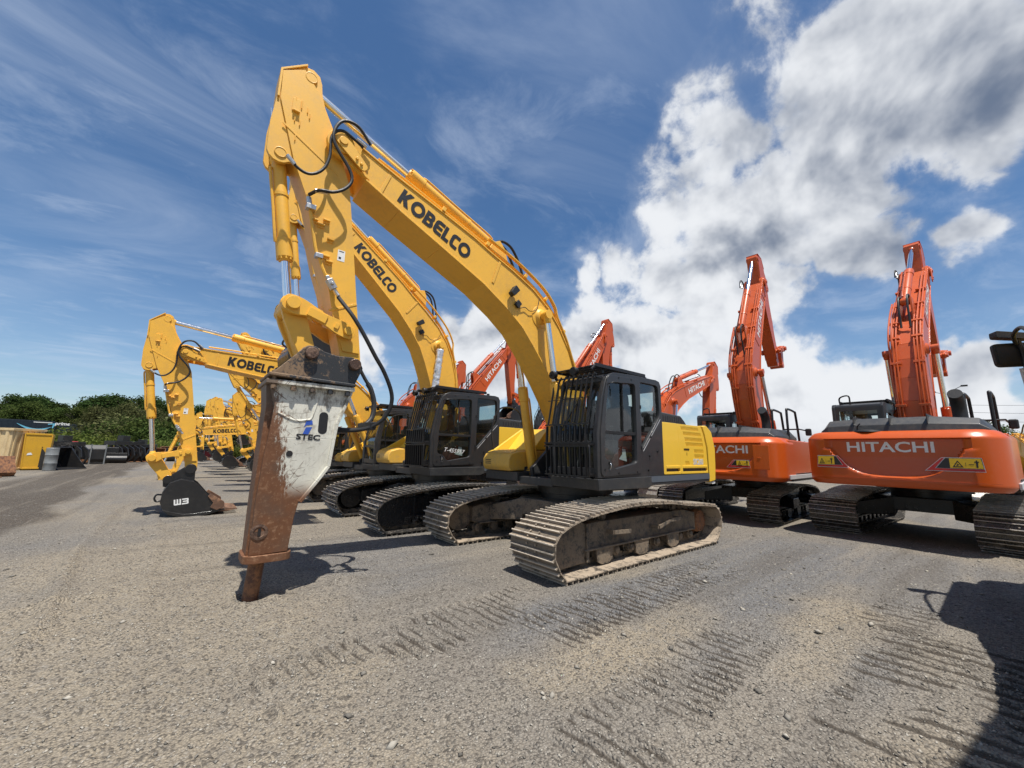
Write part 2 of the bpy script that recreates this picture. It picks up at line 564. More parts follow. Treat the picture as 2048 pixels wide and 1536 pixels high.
M['wrap'] = mat_flat('silver_wrap', (.68, .70, .72), .32, .55, 8, .25, .6)
M['shoe_mud'] = mat_mud('muddy_track_shoe', (.10, .088, .075), (.36, .29, .215), .66, shine=.35, crest=(.52, .45, .36))
M['shoe_clean'] = mat_mud('black_track_shoe', (.068, .064, .060), (.26, .225, .185), .30, .62, shine=.40, crest=(.40, .37, .33))
M['frame_mud'] = mat_mud('muddy_track_frame', (.045, .042, .038), (.20, .155, .11), .62, .85)
M['frame_black'] = mat_mud('black_track_frame', (.014, .014, .015), (.10, .09, .075), .08, .62)
M['glass'] = mat_glass('window_glass', (.55, .63, .62), .035, .02)
M['glass_clear'] = mat_glass('windscreen_glass', (.80, .86, .85), .03, .02)
M['white_decal'] = mat_flat('white_decal', (.78, .78, .76), .45, 0, 30, .05, .02)
M['grey_decal'] = mat_flat('silver_decal', (.52, .53, .54), .4, 0, 30, .08, .02)
M['black_decal'] = mat_flat('black_decal', (.018, .017, .018), .4, 0, 30, .1, .02)
M['blue_decal'] = mat_flat('blue_decal', (.03, .09, .42), .45, 0, 30, .1, .02)
M['yellow_decal'] = mat_flat('yellow_decal', (.78, .50, .02), .45, 0, 30, .05, .02)
M['red_decal'] = mat_flat('red_decal', (.50, .02, .02), .35, 0, 30, .08, .02)
M['rust'] = mat_mud('rusty_steel', (.10, .04, .02), (.28, .13, .06), .55, .85)
M['pinsteel'] = mat_mud('brown_pin_steel', (.09, .055, .04), (.17, .10, .065), .5, .6, shine=.3)
M['toothsteel'] = mat_mud('worn_tooth_steel', (.16, .09, .06), (.30, .16, .09), .4, .7, shine=.3)
M['lamp'] = mat_flat('lamp_glass', (.6, .62, .62), .15, .2, 30, .1)


def mat_breaker():
    """cream paint over rust, worn through at the front and the foot"""
    mt, g, out = new_mat('worn_breaker_paint')
    tc = g.n('ShaderNodeTexCoord').outputs['Object']
    sp = g.n('ShaderNodeSeparateXYZ'); g.put(sp.inputs[0], tc)
    x, y, z = sp.outputs
    n1 = g.noise(tc, 5, 8, .7)
    n2 = g.noise(g.scale(tc, (1, 1, .35)), 30, 8, .75)
    n3 = g.noise(tc, 2.2, 4, .6)
    # boundary between rust and paint leans from top front to the foot
    lim = g.math('ADD', g.math('MULTIPLY', z, .17), .84)
    e = g.math('SUBTRACT', g.math('ADD', x, g.math('MULTIPLY', g.math('SUBTRACT', n1, .5), .28)), lim)
    e = g.math('ADD', e, g.math('MULTIPLY', g.math('SUBTRACT', n2, .5), .50))
    foot = g.smooth(z, -1.38, -1.62)
    rustf = g.math('MAXIMUM', g.smooth(e, -.05, .04), foot)
    spark = g.smooth(n2, .63, .70)
    near = g.smooth(g.math('SUBTRACT', x, lim), -.45, .0)
    rustf = g.math('MAXIMUM', rustf, g.math('MULTIPLY', spark, g.math('ADD', g.math('MULTIPLY', near, .9), .1)))
    top = g.smooth(z, -.85, -.30)
    grime = g.math('MULTIPLY', g.smooth(g.math('ADD', g.math('MULTIPLY', n1, .55), g.math('MULTIPLY', n2, .45)), .47, .60), g.smooth(z, -1.15, -.35, .12, .85))
    def scratch(rot, sc):
        mp = g.n('ShaderNodeMapping'); g.put(mp.inputs[0], tc); mp.inputs[2].default_value = (0, rot, 0)
        m2_ = g.n('ShaderNodeMapping'); g.put(m2_.inputs[0], mp.outputs[0]); m2_.inputs[3].default_value = (sc * 14, 1, sc)
        return g.smooth(g.noise(m2_.outputs[0], 1.6, 3, .6, .4), .63, .69)
    scr = g.math('MAXIMUM', g.math('MAXIMUM', scratch(.6, 2.6), scratch(1.35, 3.0)), scratch(2.2, 2.4))
    scr = g.math('MULTIPLY', scr, g.math('ADD', g.math('MULTIPLY', near, 1.0), .22), clamp=True)
    white = g.mix(n3, (.60, .585, .50), (.72, .70, .61))
    white = g.mix(g.smooth(n2, .5, .8, 0, .35), white, (.34, .30, .22))
    white = g.mix(grime, white, (.13, .10, .07))
    white = g.mix(g.math('MULTIPLY', scr, .9), white, (.10, .055, .03))
    rust = g.mix(n1, (.085, .036, .017), (.235, .098, .042))
    n4 = g.noise(tc, 24, 8, .7)
    rust = g.mix(g.smooth(n4, .50, .68), rust, (.30, .165, .090))
    rust = g.mix(g.math('MULTIPLY', g.smooth(n3, .42, .62), .7), rust, (.12, .07, .045))
    greyrust = g.mix(n2, (.06, .045, .035), (.30, .24, .18))
    rust = g.mix(g.math('MULTIPLY', top, .75), rust, greyrust)
    c = g.mix(rustf, white, rust)
    h = g.math('ADD', g.math('MULTIPLY', n2, .6), g.math('MULTIPLY', rustf, -.25))
    principled(g, out, c, g.lin(rustf, 0, 1, .45, .62), g.lin(rustf, 0, 1, 0, .15), bump(g, h, .45, .012))
    return mt


M['breaker'] = mat_breaker()


def mat_bracket():
    mt, g, out = new_mat('scuffed_black_bracket')
    tc = g.n('ShaderNodeTexCoord').outputs['Object']
    sp = g.n('ShaderNodeSeparateXYZ'); g.put(sp.inputs[0], tc)
    n1 = g.noise(tc, 9, 8, .72); n2 = g.noise(tc, 32, 6, .7)
    fr = g.smooth(sp.outputs[0], .25, .75)
    f = g.smooth(g.math('ADD', g.math('ADD', g.math('MULTIPLY', n1, .6), g.math('MULTIPLY', n2, .4)), g.math('MULTIPLY', fr, .14)), .55, .63)
    c = g.mix(f, (.028, .030, .033), g.mix(n2, (.10, .06, .035), (.30, .20, .12)))
    principled(g, out, c, g.lin(f, 0, 1, .45, .8), 0, bump(g, n2, .3, .008))
    return mt


M['bracket'] = mat_bracket()
# ------------------------------------------------------------------ excavators
# every machine is built facing +x, its left side (cab side) towards +y, ground at z = 0
FOOT = Vector((.13, 1.84)); PIV = Vector((4.85, 5.63)); BA0 = math.atan2(PIV.y - FOOT.y, PIV.x - FOOT.x)
ATOP = Vector((5.28, 6.44)); BCP = Vector((5.51, 5.22)); LKB = Vector((4.555, 3.10)); LKA = Vector((5.20, 3.31)); LKC = Vector((4.96, 2.73)); TIPD = Vector((4.46, 2.67))
BPIN = Vector((1.22, 4.08)); ACB = Vector((2.10, 5.22)); BCF = Vector((.72, 1.27))


def rot2(p, a): return Vector((p.x * math.cos(a) - p.y * math.sin(a), p.x * math.sin(a) + p.y * math.cos(a)))


def inb(pts):
    """side-view points of the reference pose -> the boom's own frame"""
    return [tuple(rot2(Vector(p) - FOOT, -BA0)) for p in pts]


def ina(pts, o=PIV): return [(p[0] - o.x, p[1] - o.y) for p in pts]


TRK = [(2.08, 0), (-2.10, 0), (-2.27, .16), (-2.36, .34), (-2.33, .56), (-2.2, .72), (-1.75, .775), (-1.29, .80), (-.90, .84), (-.57, .885), (-.1, .91), (.31, .92), (.6, .915), (1.0, .89),
       (1.47, .85), (1.92, .78), (2.18, .68), (2.31, .55), (2.36, .41), (2.28, .20)]


def path_points(poly, n):
    P = [Vector(p) for p in poly]; L = [0]
    for i in range(len(P)): L.append(L[-1] + (P[(i + 1) % len(P)] - P[i]).length)
    out = []
    for k in range(n):
        d = L[-1] * k / n; i = max(j for j in range(len(P)) if L[j] <= d + 1e-9); i = min(i, len(P) - 1)
        t = (d - L[i]) / (L[i + 1] - L[i]); out.append(P[i].lerp(P[(i + 1) % len(P)], t))
    return out, L[-1] / n


NSH = 50
TPTS, PITCH = path_points(TRK, NSH)
_shoe = {}


def shoe_mesh(w):
    if w in _shoe: return _shoe[w]
    b = MB(); L = PITCH; h = w / 2
    # plate with clipped corners, turned-down trailing lip and three grouser bars
    pl = [(-L * .5, -h), (L * .40, -h), (L * .50, -h + .03), (L * .50, h - .03), (L * .40, h), (-L * .5, h)]
    b.prism_z(pl, -.056, -.041)
    for x0, hh in ((-L * .44, .0), (L * .08, -.003)):
        prof = [(x0 - .013, -.042), (x0 + .016, -.042), (x0 + .008, hh), (x0 - .006, hh)]
        b.prism(prof, -h + .004, h - .004)
    for y in (-.085, .085):
        for x in (-L * .30, L * .06):
            b.cyl((x + .03, y, -.042), (x + .03, y, -.020), .015, n=6)
    me = b.mesh('track_shoe', 30); _shoe[w] = me
    return me


def area2(P): return sum(P[i].x * P[(i + 1) % len(P)].y - P[(i + 1) % len(P)].x * P[i].y for i in range(len(P)))


ORI = 1 if area2(TPTS) > 0 else -1       # +1 counter-clockwise in (x, z)


def outn(t): return Vector((t.y, -t.x)) * ORI


def chain_mesh():
    b = MB(); n = len(TPTS)
    for i in range(n):
        p = TPTS[i]; q = TPTS[(i + 1) % n]; t = (q - p).normalized(); nn = outn(t)
        for y in (-.09, .06):
            a0 = p - nn * .055 + t * .01; a1 = q - nn * .055 - t * .01; c0 = p - nn * .15 + t * .035; c1 = q - nn * .15 - t * .035
            b.prism([tuple(a0), tuple(a1), tuple(c1), tuple(c0)], y, y + .035)
        c = p - nn * .105
        b.cyl((c.x, -.10, c.y), (c.x, .10, c.y), .028, n=8)
    return b.mesh('track', 30)


CHAIN = chain_mesh()


def joined_shoes_mesh(w):
    b = MB(); h = w / 2
    for i in range(NSH):
        p = TPTS[i]; q = TPTS[(i + 1) % NSH]; t = (q - p).normalized(); nn = outn(t)
        c0 = p - nn * .05; c1 = q - nn * .05
        b.prism([tuple(c0), tuple(c1), tuple(c1 + nn * .018), tuple(c1 - t * .05 + nn * .05), tuple(c1 - t * .07 + nn * .018), tuple(c0 + nn * .018)], -h, h)
    return b.mesh('track', 30)


JOINED = {}


def tracks(root, w, muddy, detail, gauge=1.295, shift=0.0):
    sm = M['shoe_mud'] if muddy else M['shoe_clean']; fm = M['frame_mud'] if muddy else M['frame_black']
    for side in (1, -1):
        yc = gauge * side + shift
        if not detail:
            if w not in JOINED: JOINED[w] = joined_shoes_mesh(w)
            tk = add_obj('track', JOINED[w], sm, root); tk.location = (0, yc, 0)
        else:
            tk = add_obj('track', CHAIN, fm, root); tk.location = (0, yc, 0)
            me = shoe_mesh(w)
            if not me.materials: me.materials.append(sm)
            if me.materials[0] != sm:
                me = me.copy(); me.materials[0] = sm
            for i in range(NSH):
                p = TPTS[i]; q = TPTS[(i + 1) % NSH]; t = (q - p).normalized(); nn = outn(t); c = (p + q) / 2
                s = bpy.data.objects.new('track_shoe', me); COL.objects.link(s); s.parent = tk
                jt = rng.normal(0, .006)
                X = Vector((t.x, 0, t.y)); Z = Vector((nn.x, 0, nn.y)); Y = Z.cross(X)
                mm = Matrix.Identity(4)
                for r_ in range(3):
                    mm[r_][0] = X[r_]; mm[r_][1] = Y[r_]; mm[r_][2] = Z[r_]
                mm.translation = Vector((c.x, jt, c.y))
                s.matrix_local = mm
        fr = MB()
        o = 1 * side
        prof = [(-1.62, .29), (1.50, .29), (1.62, .34), (1.62, .60), (1.30, .66), (-1.30, .66), (-1.72, .58), (-1.72, .28)]
        fr.prism(prof, yc - .19, yc + .19)
        fr.prism([(-1.62, .285), (1.50, .285), (1.50, .315), (-1.62, .315)], yc - .245, yc + .245)
        f = fr.obj('track_frame', fm, root, .012)
        if detail:
            for x in np.linspace(-1.55, 1.45, 9):
                r = MB(); r.lathe([(-.17, .06), (-.165, .085), (-.10, .085), (-.095, .105), (-.085, .105), (-.07, .08), (.07, .08), (.085, .105), (.095, .105), (.10, .085), (.165, .085), (.17, .06), (.20, .05), (.205, .03)], (x, yc, .205), (0, side, 0), 16)
                r.obj('roller', fm, f)
            for x in (-1.02, -.05, .98):
                if x == -.05: continue
                r = MB(); r.lathe([(-.1, .04), (-.1, .08), (.12, .08), (.125, .055), (.16, .05), (.165, .03)], (x, yc, .72 if abs(x) > .5 else .77), (0, side, 0), 16)
                r.obj('carrier_roller', fm, f)
            for x0, x1 in ((.55, .95), (-.95, -.25)):
                st = MB()
                yy = yc + side * .19
                a = (x0 + .03, yy + side * .05)
                if x0 > 0: pts = [(x0, yy, .47), (x0, yy + side * .13, .49), (x1, yy + side * .13, .51), (x1, yy, .51)]
                else: pts = [(x0, yy, .545), (x0, yy + side * .13, .55), (x0 + .32, yy + side * .13, .55), (x1, yy + side * .13, .47), (x1, yy, .46)]
                for i_ in range(len(pts) - 1): st.beam(pts[i_], pts[i_ + 1], .04, .055)
                st.obj('step', fm, f)
            for x in (1.05, .1, -.85):
                gd = MB(); yy = yc + side * .2
                gd.add([(x - .19, yy, .30), (x + .19, yy, .30), (x + .17, yy, .12), (x + .08, yy, .075), (x - .08, yy, .075), (x - .17, yy, .12)] + [(x - .19, yy + side * .03, .30), (x + .19, yy + side * .03, .30), (x + .17, yy + side * .03, .12), (x + .08, yy + side * .03, .075), (x - .08, yy + side * .03, .075), (x - .17, yy + side * .03, .12)],
                       [(0, 1, 2, 3, 4, 5), (11, 10, 9, 8, 7, 6)] + [(i, i + 6, (i + 1) % 6 + 6, (i + 1) % 6) for i in range(6)])
                gd.obj('track_guide', fm, f)
        # idler with its guard in front, sprocket with teeth behind
        idl = MB(); idl.lathe([(-.08, .1), (-.08, .25), (-.05, .26), (.05, .26), (.08, .25), (.08, .1)], (1.84, yc, .43), (0, 1, 0), 24)
        idl.obj('idler', fm, root)
        gp = MB()
        gp.prism([(1.42, .14), (1.95, .12), (2.16, .20), (2.23, .40), (2.16, .60), (2.02, .68), (1.50, .68), (1.42, .62)], yc + side * .17, yc + side * .205)
        gp.box(1.40, 1.455, yc + side * .17, yc + side * .235, .14, .66)
        gp.obj('idler_guard', fm, root, .01)
        sp = MB(); n = 21
        pr = []
        for k in range(n * 2):
            r = .27 if k % 2 == 0 else .215
            a0 = 2 * PI * k / (2 * n); pr.append((-1.90 + r * math.cos(a0 - .05), .41 + r * math.sin(a0 - .05))); pr.append((-1.90 + r * math.cos(a0 + .05), .41 + r * math.sin(a0 + .05)))
        sp.prism(pr, yc - .035, yc + .035)
        sp.lathe([(0, .21), (.14, .21), (.15, .20), (.20, .19), (.21, .12)], (-1.90, yc, .41), (0, side, 0), 24)
        for k in range(12):
            a0 = 2 * PI * k / 12; sp.cyl((-1.90 + .16 * math.cos(a0), yc + side * .2, .41 + .16 * math.sin(a0)), (-1.90 + .16 * math.cos(a0), yc + side * .215, .41 + .16 * math.sin(a0)), .016, n=6)
        sp.obj('sprocket', M['rust'] if muddy else fm, root)
    # car body between the tracks
    cb = MB()
    cb.prism_z([(.95, -.55), (.95, .55), (.55, .9), (-.55, .9), (-.95, .55), (-.95, -.55), (-.55, -.9), (.55, -.9)], .50, .80)
    for sx in (1, -1):
        for sy in (1, -1):
            a = [(sx * .35, sy * .6), (sx * .95, sy * .45), (sx * 1.25, sy * 1.15), (sx * .70, sy * 1.15)]
            z0 = [.40, .40, .34, .34]; z1 = [.80, .80, .60, .60]
            vs = [(p[0], p[1], z) for p, z in zip(a, z0)] + [(p[0], p[1], z) for p, z in zip(a, z1)]
            fs = [(0, 1, 2, 3), (7, 6, 5, 4), (0, 4, 5, 1), (1, 5, 6, 2), (2, 6, 7, 3), (3, 7, 4, 0)]
            if sx * sy > 0: fs = [q[::-1] for q in fs]
            cb.add(vs, fs)
    cb.obj('car_body', fm, root, .015)
    sw = MB(); sw.lathe([(0, .66), (.12, .66), (.13, .72), (.26, .72), (.27, .64), (.33, .64)], (0, 0, .78), (0, 0, 1), 40)
    sw.obj('slewing_ring', M['black'], root)


def boom_parts(root, paint, pal, wide=.28, wrap=False, worn=False):
    """boom, in its own frame: origin at the foot pin, x towards the arm pin"""
    top = [(4.62, 5.71), (4.3, 5.59), (4.0, 5.49), (3.3, 5.27), (2.7, 5.07), (2.37, 4.93), (1.9, 4.76), (1.42, 4.55), (1.05, 4.30), (.75, 3.98), (.48, 3.58), (.22, 3.08), (.02, 2.45), (-.07, 1.92)]
    bot = [(.33, 1.78), (.50, 2.25), (.72, 2.62), (.93, 2.93), (1.15, 3.22), (1.38, 3.50), (1.65, 3.80), (2.0, 4.06), (2.5, 4.36), (3.3, 4.72), (4.0, 5.03), (4.5, 5.27)]
    foot = [(-.02, 1.72), (.13, 1.64), (.27, 1.68)]
    b = MB()
    b.prism(inb(top + foot + bot), -wide, wide)
    # flange plates standing proud along the upper and lower edges
    for line, sgn in ((top, 1), (bot, -1)):
        L = inb(line)
        for i in range(len(L) - 1):
            p = Vector(L[i]); q = Vector(L[i + 1]); t = (q - p).normalized(); n = Vector((-t.y, t.x))
            if sgn > 0 and n.y < 0 or sgn < 0 and n.y > 0: n = -n
            b.prism([tuple(p - n * .004), tuple(q - n * .004), tuple(q + n * .022), tuple(p + n * .022)], -wide - .018, wide + .018)
    fk = inb(arcp(PIV.x, PIV.y, .19, -60, 110, 8) + [(4.60, 5.71), (4.46, 5.28)])
    for sy in (1, -1):
        y0, y1 = sorted((sy * .225, sy * (wide + .012)))
        b.prism(fk, y0, y1)
        c = inb([PIV])[0]; b.cyl((c[0], sy * (wide + .01), c[1]), (c[0], sy * (wide + .05), c[1]), .15, n=24)
        c2 = inb([(4.60, 5.42)])[0]
        cap = round_poly([(c[0] - .08, c[1] + .085), (c[0] + .09, c[1] + .085), (c[0] + .09, c[1] - .085), (c[0] - .10, c[1] - .085), (c[0] - .42, c[1] - .07), (c[0] - .42, c[1] + .04)], .06)
        b.prism(cap, *sorted((sy * (wide + .05), sy * (wide + .075))))
        b.cyl((c[0], sy * (wide + .07), c[1]), (c[0], sy * (wide + .09), c[1]), .055, n=16)
        for dx in (.25, .33):
            b.cyl((c[0] - dx, sy * (wide + .07), c[1] - .015), (c[0] - dx, sy * (wide + .095), c[1] - .015), .022, n=6)
        # weld bands
        for (xa, za), (xb, zb) in (((4.18, 5.50), (4.30, 5.16)), ((2.18, 4.84), (2.32, 4.42))):
            p, q = inb([(xa, za), (xb, zb)])
            b.beam((p[0], sy * (wide + .006), p[1]), (q[0], sy * (wide + .006), q[1]), .05, .012, (0, 1, 0))
        # boss of the boom cylinder pin and foot boss
        c = inb([BPIN])[0]; b.lathe([(0, .21), (.012, .21), (.02, .15), (.06, .12), (.07, .10)], (c[0], sy * wide, c[1]), (0, sy, 0), 24)
        c = inb([FOOT])[0]; b.cyl((c[0], sy * wide, c[1]), (c[0], sy * (wide + .05), c[1]), .16, n=24)
    # bracket of the arm cylinder on the back of the boom
    for sy in (1, -1):
        b.prism(inb([(1.80, 4.72), (2.42, 4.94), (2.22, 5.26), (2.08, 5.33), (1.98, 5.22)]), *sorted((sy * .10, sy * .14)))
    bo = b.obj('boom', paint, root, .008)
    # pipes along the back
    pp = MB()
    base = [(4.35, 5.70), (3.9, 5.56), (3.3, 5.36), (2.7, 5.16), (2.3, 5.02), (1.9, 4.88), (1.42, 4.67), (1.02, 4.40), (.70, 4.06), (.42, 3.64), (.15, 3.10), (-.05, 2.5), (-.1, 2.1)]
    for y, lift in ((.24, .0), (.18, .015), (-.14, 0), (-.20, .02), (-.26, 0)):
        L = inb([(x, zz + lift) for x, zz in base])
        if abs(y) < .17: L = L[5:]
        pp.tube([(p[0], y, p[1]) for p in L], .019, 7, k=4)
    for y in (.24, .30):
        L = inb([(2.45, 5.16), (2.0, 5.02), (1.6, 4.86), (1.15, 4.62), (.88, 4.36), (.80, 4.15), (.55, 3.75), (.33, 3.25)])
        pp.tube([(p[0], y, p[1] + (.02 if y > .25 else .05)) for p in L], .021, 7, k=4)
    pp.obj('hydraulic_pipe', paint, bo)
    for (x, zz) in ((3.3, 5.34), (2.45, 5.07), (1.6, 4.76), (1.1, 4.46), (.62, 3.93), (.12, 3.0)):
        p = inb([(x, zz)])[0]
        i = [j for j in range(len(base)) if base[j][0] <= x][0]
        a, c = inb([base[i - 1], base[i]]); t = (Vector(c) - Vector(a)).normalized()
        for yy in (.21, -.20):
            cl = MB()
            cl.beam((p[0] - t.x * .03, yy, p[1] - t.y * .03), (p[0] + t.x * .03, yy, p[1] + t.y * .03), .20, .075)
            cl.obj('pipe_clamp', paint, bo, .006)
    for y_, dz_ in ((.08, .0), (-.09, .03)):
        hb = MB(); L = inb([(2.22, 5.16), (2.05, 5.36 + dz_), (1.80, 5.34 + dz_), (1.60, 5.10), (1.48, 4.82), (1.40, 4.66)])
        hb.tube([(p[0], y_, p[1]) for p in L], .024, 8); hb.obj('hose', M['rubber'], bo)
    # work lamp on the side with its lead
    wl = MB(); p = inb([(1.78, 4.18)])[0]
    q = inb([(1.92, 4.36)])[0]
    wl.box(p[0] - .05, p[0] + .05, wide, wide + .05, p[1] - .06, p[1] + .06)
    wl.prism(round_poly([(q[0] - .045, q[1] - .10), (q[0] + .045, q[1] - .10), (q[0] + .06, q[1] + .08), (q[0] - .06, q[1] + .08)], .02), wide + .04, wide + .14)
    L = inb([(1.85, 4.22), (1.75, 4.12), (1.62, 4.16), (1.5, 4.12), (1.34, 4.2), (1.28, 4.42)])
    wl.tube([(a[0], wide + .03, a[1]) for a in L], .008, 5)
    wl.obj('work_lamp', M['rubber'], bo, .01)
    return bo


def cylinder(root, name, paint, L, r, rod_r, wrap=False, pipes=True):
    """tube with the origin at its base pin, x along; and the rod with its own origin at the rod pin, x towards the tube"""
    b = MB()
    b.lathe([(.02, r * .8), (.10, r), (L - .26, r), (L - .25, r * 1.16), (L - .02, r * 1.16), (L, r * .9), (L + .03, r * .8)], (0, 0, 0), (1, 0, 0), 24)
    b.cyl((0, -r * .9, 0), (0, r * .9, 0), r * 1.05, n=20)
    b.lathe([(L * .35, r * 1.03), (L * .35, r * 1.09), (L * .35 + .04, r * 1.09), (L * .35 + .04, r * 1.03)], (0, 0, 0), (1, 0, 0), 24)
    for k in range(10):
        a = 2 * PI * k / 10; b.cyl((L - .02, r * 1.0 * math.cos(a), r * 1.0 * math.sin(a)), (L + .015, r * 1.0 * math.cos(a), r * 1.0 * math.sin(a)), .013, n=6)
    if pipes:
        b.tube([(.15, r * .3, r * 1.0), (.2, r * .45, r * 1.25), (L * .5, r * .45, r * 1.2), (L - .3, r * .45, r * 1.25), (L - .2, r * .3, r * 1.2)], .018, 7, k=3)
    t = b.obj(name, paint, root)
    c = MB(); c.cyl((.05, 0, 0), (2.6, 0, 0), rod_r, n=20)
    rd = c.obj('piston_rod', M['chrome'], root)
    e = MB(); e.cyl((0, -r * .85, 0), (0, r * .85, 0), r * .98, n=20); e.lathe([(.03, r * .85), (.13, rod_r * 1.25), (.16, rod_r * 1.02)], (0, 0, 0), (1, 0, 0), 18)
    ee = e.obj('rod_eye', paint, rd)
    if wrap:
        ww = MB(); pts = [(.12, rod_r * 1.35)]
        for k in range(44):
            pts.append((.14 + k * .034, rod_r * (1.5 + .22 * rng.random())))
        ww.lathe(pts, (0, 0, 0), (1, 0, 0), 14)
        wo = ww.mesh('protective_wrap', 60)
        for v in wo.vertices:
            v.co.y += rng.normal(0, .006); v.co.z += rng.normal(0, .006)
        add_obj('protective_wrap', wo, M['wrap'], rd)
    return t, rd


def arm_parts(root, paint, detail=True):
    """arm in the reference attitude, origin at the boom-arm pin"""
    b = MB()
    out = [(5.60, 6.33), (5.34, 6.57), (5.26, 6.58), (5.18, 6.53), (5.145, 6.43), (5.13, 6.30), (5.08, 6.12), (4.93, 5.82), (4.80, 5.45), (4.68, 5.13), (4.55, 4.25), (4.42, 3.38), (4.335, 2.80), (4.34, 2.62), (4.46, 2.54), (4.57, 2.62),
           (4.60, 2.83), (4.70, 3.20), (4.82, 3.67), (5.00, 4.15), (5.16, 4.72), (5.37, 5.20), (5.59, 5.95)]
    b.prism(ina(out), -.165, .165)
    for sy in (1, -1):      # side webs proud of the box, lugs for the bucket cylinder
        b.prism(ina([(5.60, 6.33), (5.36, 6.50), (5.17, 6.27), (5.05, 6.0), (4.93, 5.76), (4.78, 5.40), (4.68, 5.13), (4.55, 4.25), (4.43, 3.38), (4.36, 2.86), (4.57, 2.86), (4.73, 3.30), (4.82, 3.67), (5.00, 4.15), (5.16, 4.72), (5.37, 5.20), (5.59, 5.95)]), *sorted((sy * .160, sy * .185)))
        b.prism(ina([(5.61, 6.10), (5.66, 5.60)] + arcp(5.52, 5.23, .14, 10, -140, 6) + [(5.34, 5.16), (5.50, 5.75)]), *sorted((sy * .115, sy * .165)))
        c = ina([ATOP])[0]; b.lathe([(0, .075), (.024, .075), (.026, .066), (.022, .064)], (c[0], sy * .165, c[1]), (0, sy, 0), 24)
        c = ina([BCP])[0]; b.lathe([(0, .07), (.010, .07), (.014, .06), (.008, .058)], (c[0], sy * .165, c[1]), (0, sy, 0), 20)
        b.cyl((0, sy * .165, 0), (0, sy * .222, 0), .17, n=24)
        c = ina([LKB])[0]; b.cyl((c[0], sy * .18, c[1]), (c[0], sy * .23, c[1]), .075, n=20)
    # end plate closing the head, slanted
    b.prism(ina([(5.60, 6.34), (5.335, 6.58), (5.345, 6.60), (5.625, 6.35), (5.625, 5.95), (5.60, 5.95)]), -.19, .19)
    # diagonal weld seam
    c0, c1 = ina([(5.53, 5.62), (4.83, 5.22)]); b.beam((c0[0], .187, c0[1]), (c1[0], .187, c1[1]), .022, .008, (0, 1, 0))
    c0, c1 = ina([(4.78, 3.35), (4.45, 3.52)]); b.beam((c0[0], .187, c0[1]), (c1[0], .187, c1[1]), .03, .01, (0, 1, 0))
    ar = b.obj('arm', paint, root, .008)
    if detail:
        br = MB()
        for (x, zz, hh) in ((5.42, 6.02, .05), (5.35, 5.98, .12), (5.28, 5.94, .08), (5.25, 5.87, .08), (5.41, 5.74, .08), (5.35, 5.71, .08), (5.38, 5.48, .08)):
            p = ina([(x, zz)])[0]; br.box(p[0] - .006, p[0] + .006, .184, .200, p[1] - hh / 2, p[1] + hh / 2)
        for (x, zz) in ((5.06, 4.48), (4.98, 4.44), (4.92, 4.52), (4.85, 4.28), (4.84, 3.98), (4.88, 4.04)):
            p = ina([(x, zz)])[0]; br.box(p[0] - .04, p[0] + .04, .184, .235, p[1] - .008, p[1] + .008); br.box(p[0] - .04, p[0] + .04, .184, .20, p[1] - .035, p[1] + .03)
        p = ina([(5.41, 5.93)])[0]; br.box(p[0] - .045, p[0] + .045, .184, .198, p[1] - .09, p[1] + .09); br.box(p[0] - .045, p[0] + .035, .184, .225, p[1] - .10, p[1] - .085)
        br.obj('hose_bracket', paint, ar, .003)
        st = MB(); p = ina([(4.70, 4.12)])[0]; st.box(p[0] - .045, p[0] + .045, .1855, .1875, p[1] - .075, p[1] + .075); s_ = st.obj('sticker', M['white_decal'], ar)
        bd = MB(); bd.box(p[0] - .03, p[0] + .03, .1876, .1885, p[1] + .05, p[1] + .062); bd.box(p[0] + .0, p[0] + .03, .1876, .1885, p[1] - .05, p[1] - .02); bd.obj('sticker_print', M['black_decal'], ar)
        # auxiliary pipe down the side with elbow and shut-off valve
        pi_ = MB(); L = ina([(5.17, 4.76), (5.145, 4.67), (5.12, 4.54), (5.06, 4.27), (5.01, 4.06), (4.955, 3.96), (4.91, 3.85), (4.84, 3.73)])
        pi_.tube([(p[0], .235, p[1]) for p in L], .021, 8)
        pi_.obj('auxiliary_pipe', paint, ar)
        va = MB(); a, c = ina([(4.835, 3.73), (4.76, 3.62)]); va.beam((a[0], .25, a[1]), (c[0], .25, c[1]), .075, .085, (0, 1, 0))
        va.beam(tuple((ina([(4.86, 3.77)])[0][0], .25, ina([(4.86, 3.77)])[0][1])), (a[0], .25, a[1]), .045, .045, (0, 1, 0))
        mid = ((a[0] + c[0]) / 2, (a[1] + c[1]) / 2); va.cyl((mid[0], .28, mid[1]), (mid[0], .32, mid[1]), .022, n=10)
        a, c = ina([(4.76, 3.62), (4.70, 3.54)]); va.cyl((a[0], .25, a[1]), (c[0], .26, c[1]), .026, n=10)
        a, c = ina([(5.16, 4.73), (5.135, 4.60)]); va.cyl((a[0], .235, a[1]), (c[0], .235, c[1]), .034, n=10)
        a = ina([(5.13, 4.60)])[0]; va.box(a[0] - .06, a[0] + .05, .20, .29, a[1] - .035, a[1] + .03)
        a = ina([(4.97, 4.00)])[0]; va.box(a[0] - .04, a[0] + .05, .20, .28, a[1] - .03, a[1] + .03)
        va.obj('shut_off_valve', M['steel'], ar, .006)
        h = MB()
        h.tube([(p[0], .40, p[1]) for p in ina([(4.52, 5.72), (4.67, 5.88), (4.78, 5.91), (4.89, 5.87), (4.96, 5.76), (4.99, 5.61), (4.96, 5.49), (4.88, 5.38), (4.78, 5.26), (4.72, 5.14), (4.73, 5.03), (4.81, 4.91), (4.93, 4.82), (5.08, 4.775)])] + [(ina([(5.16, 4.76)])[0][0], .25, ina([(5.16, 4.76)])[0][1])], .021, 8)
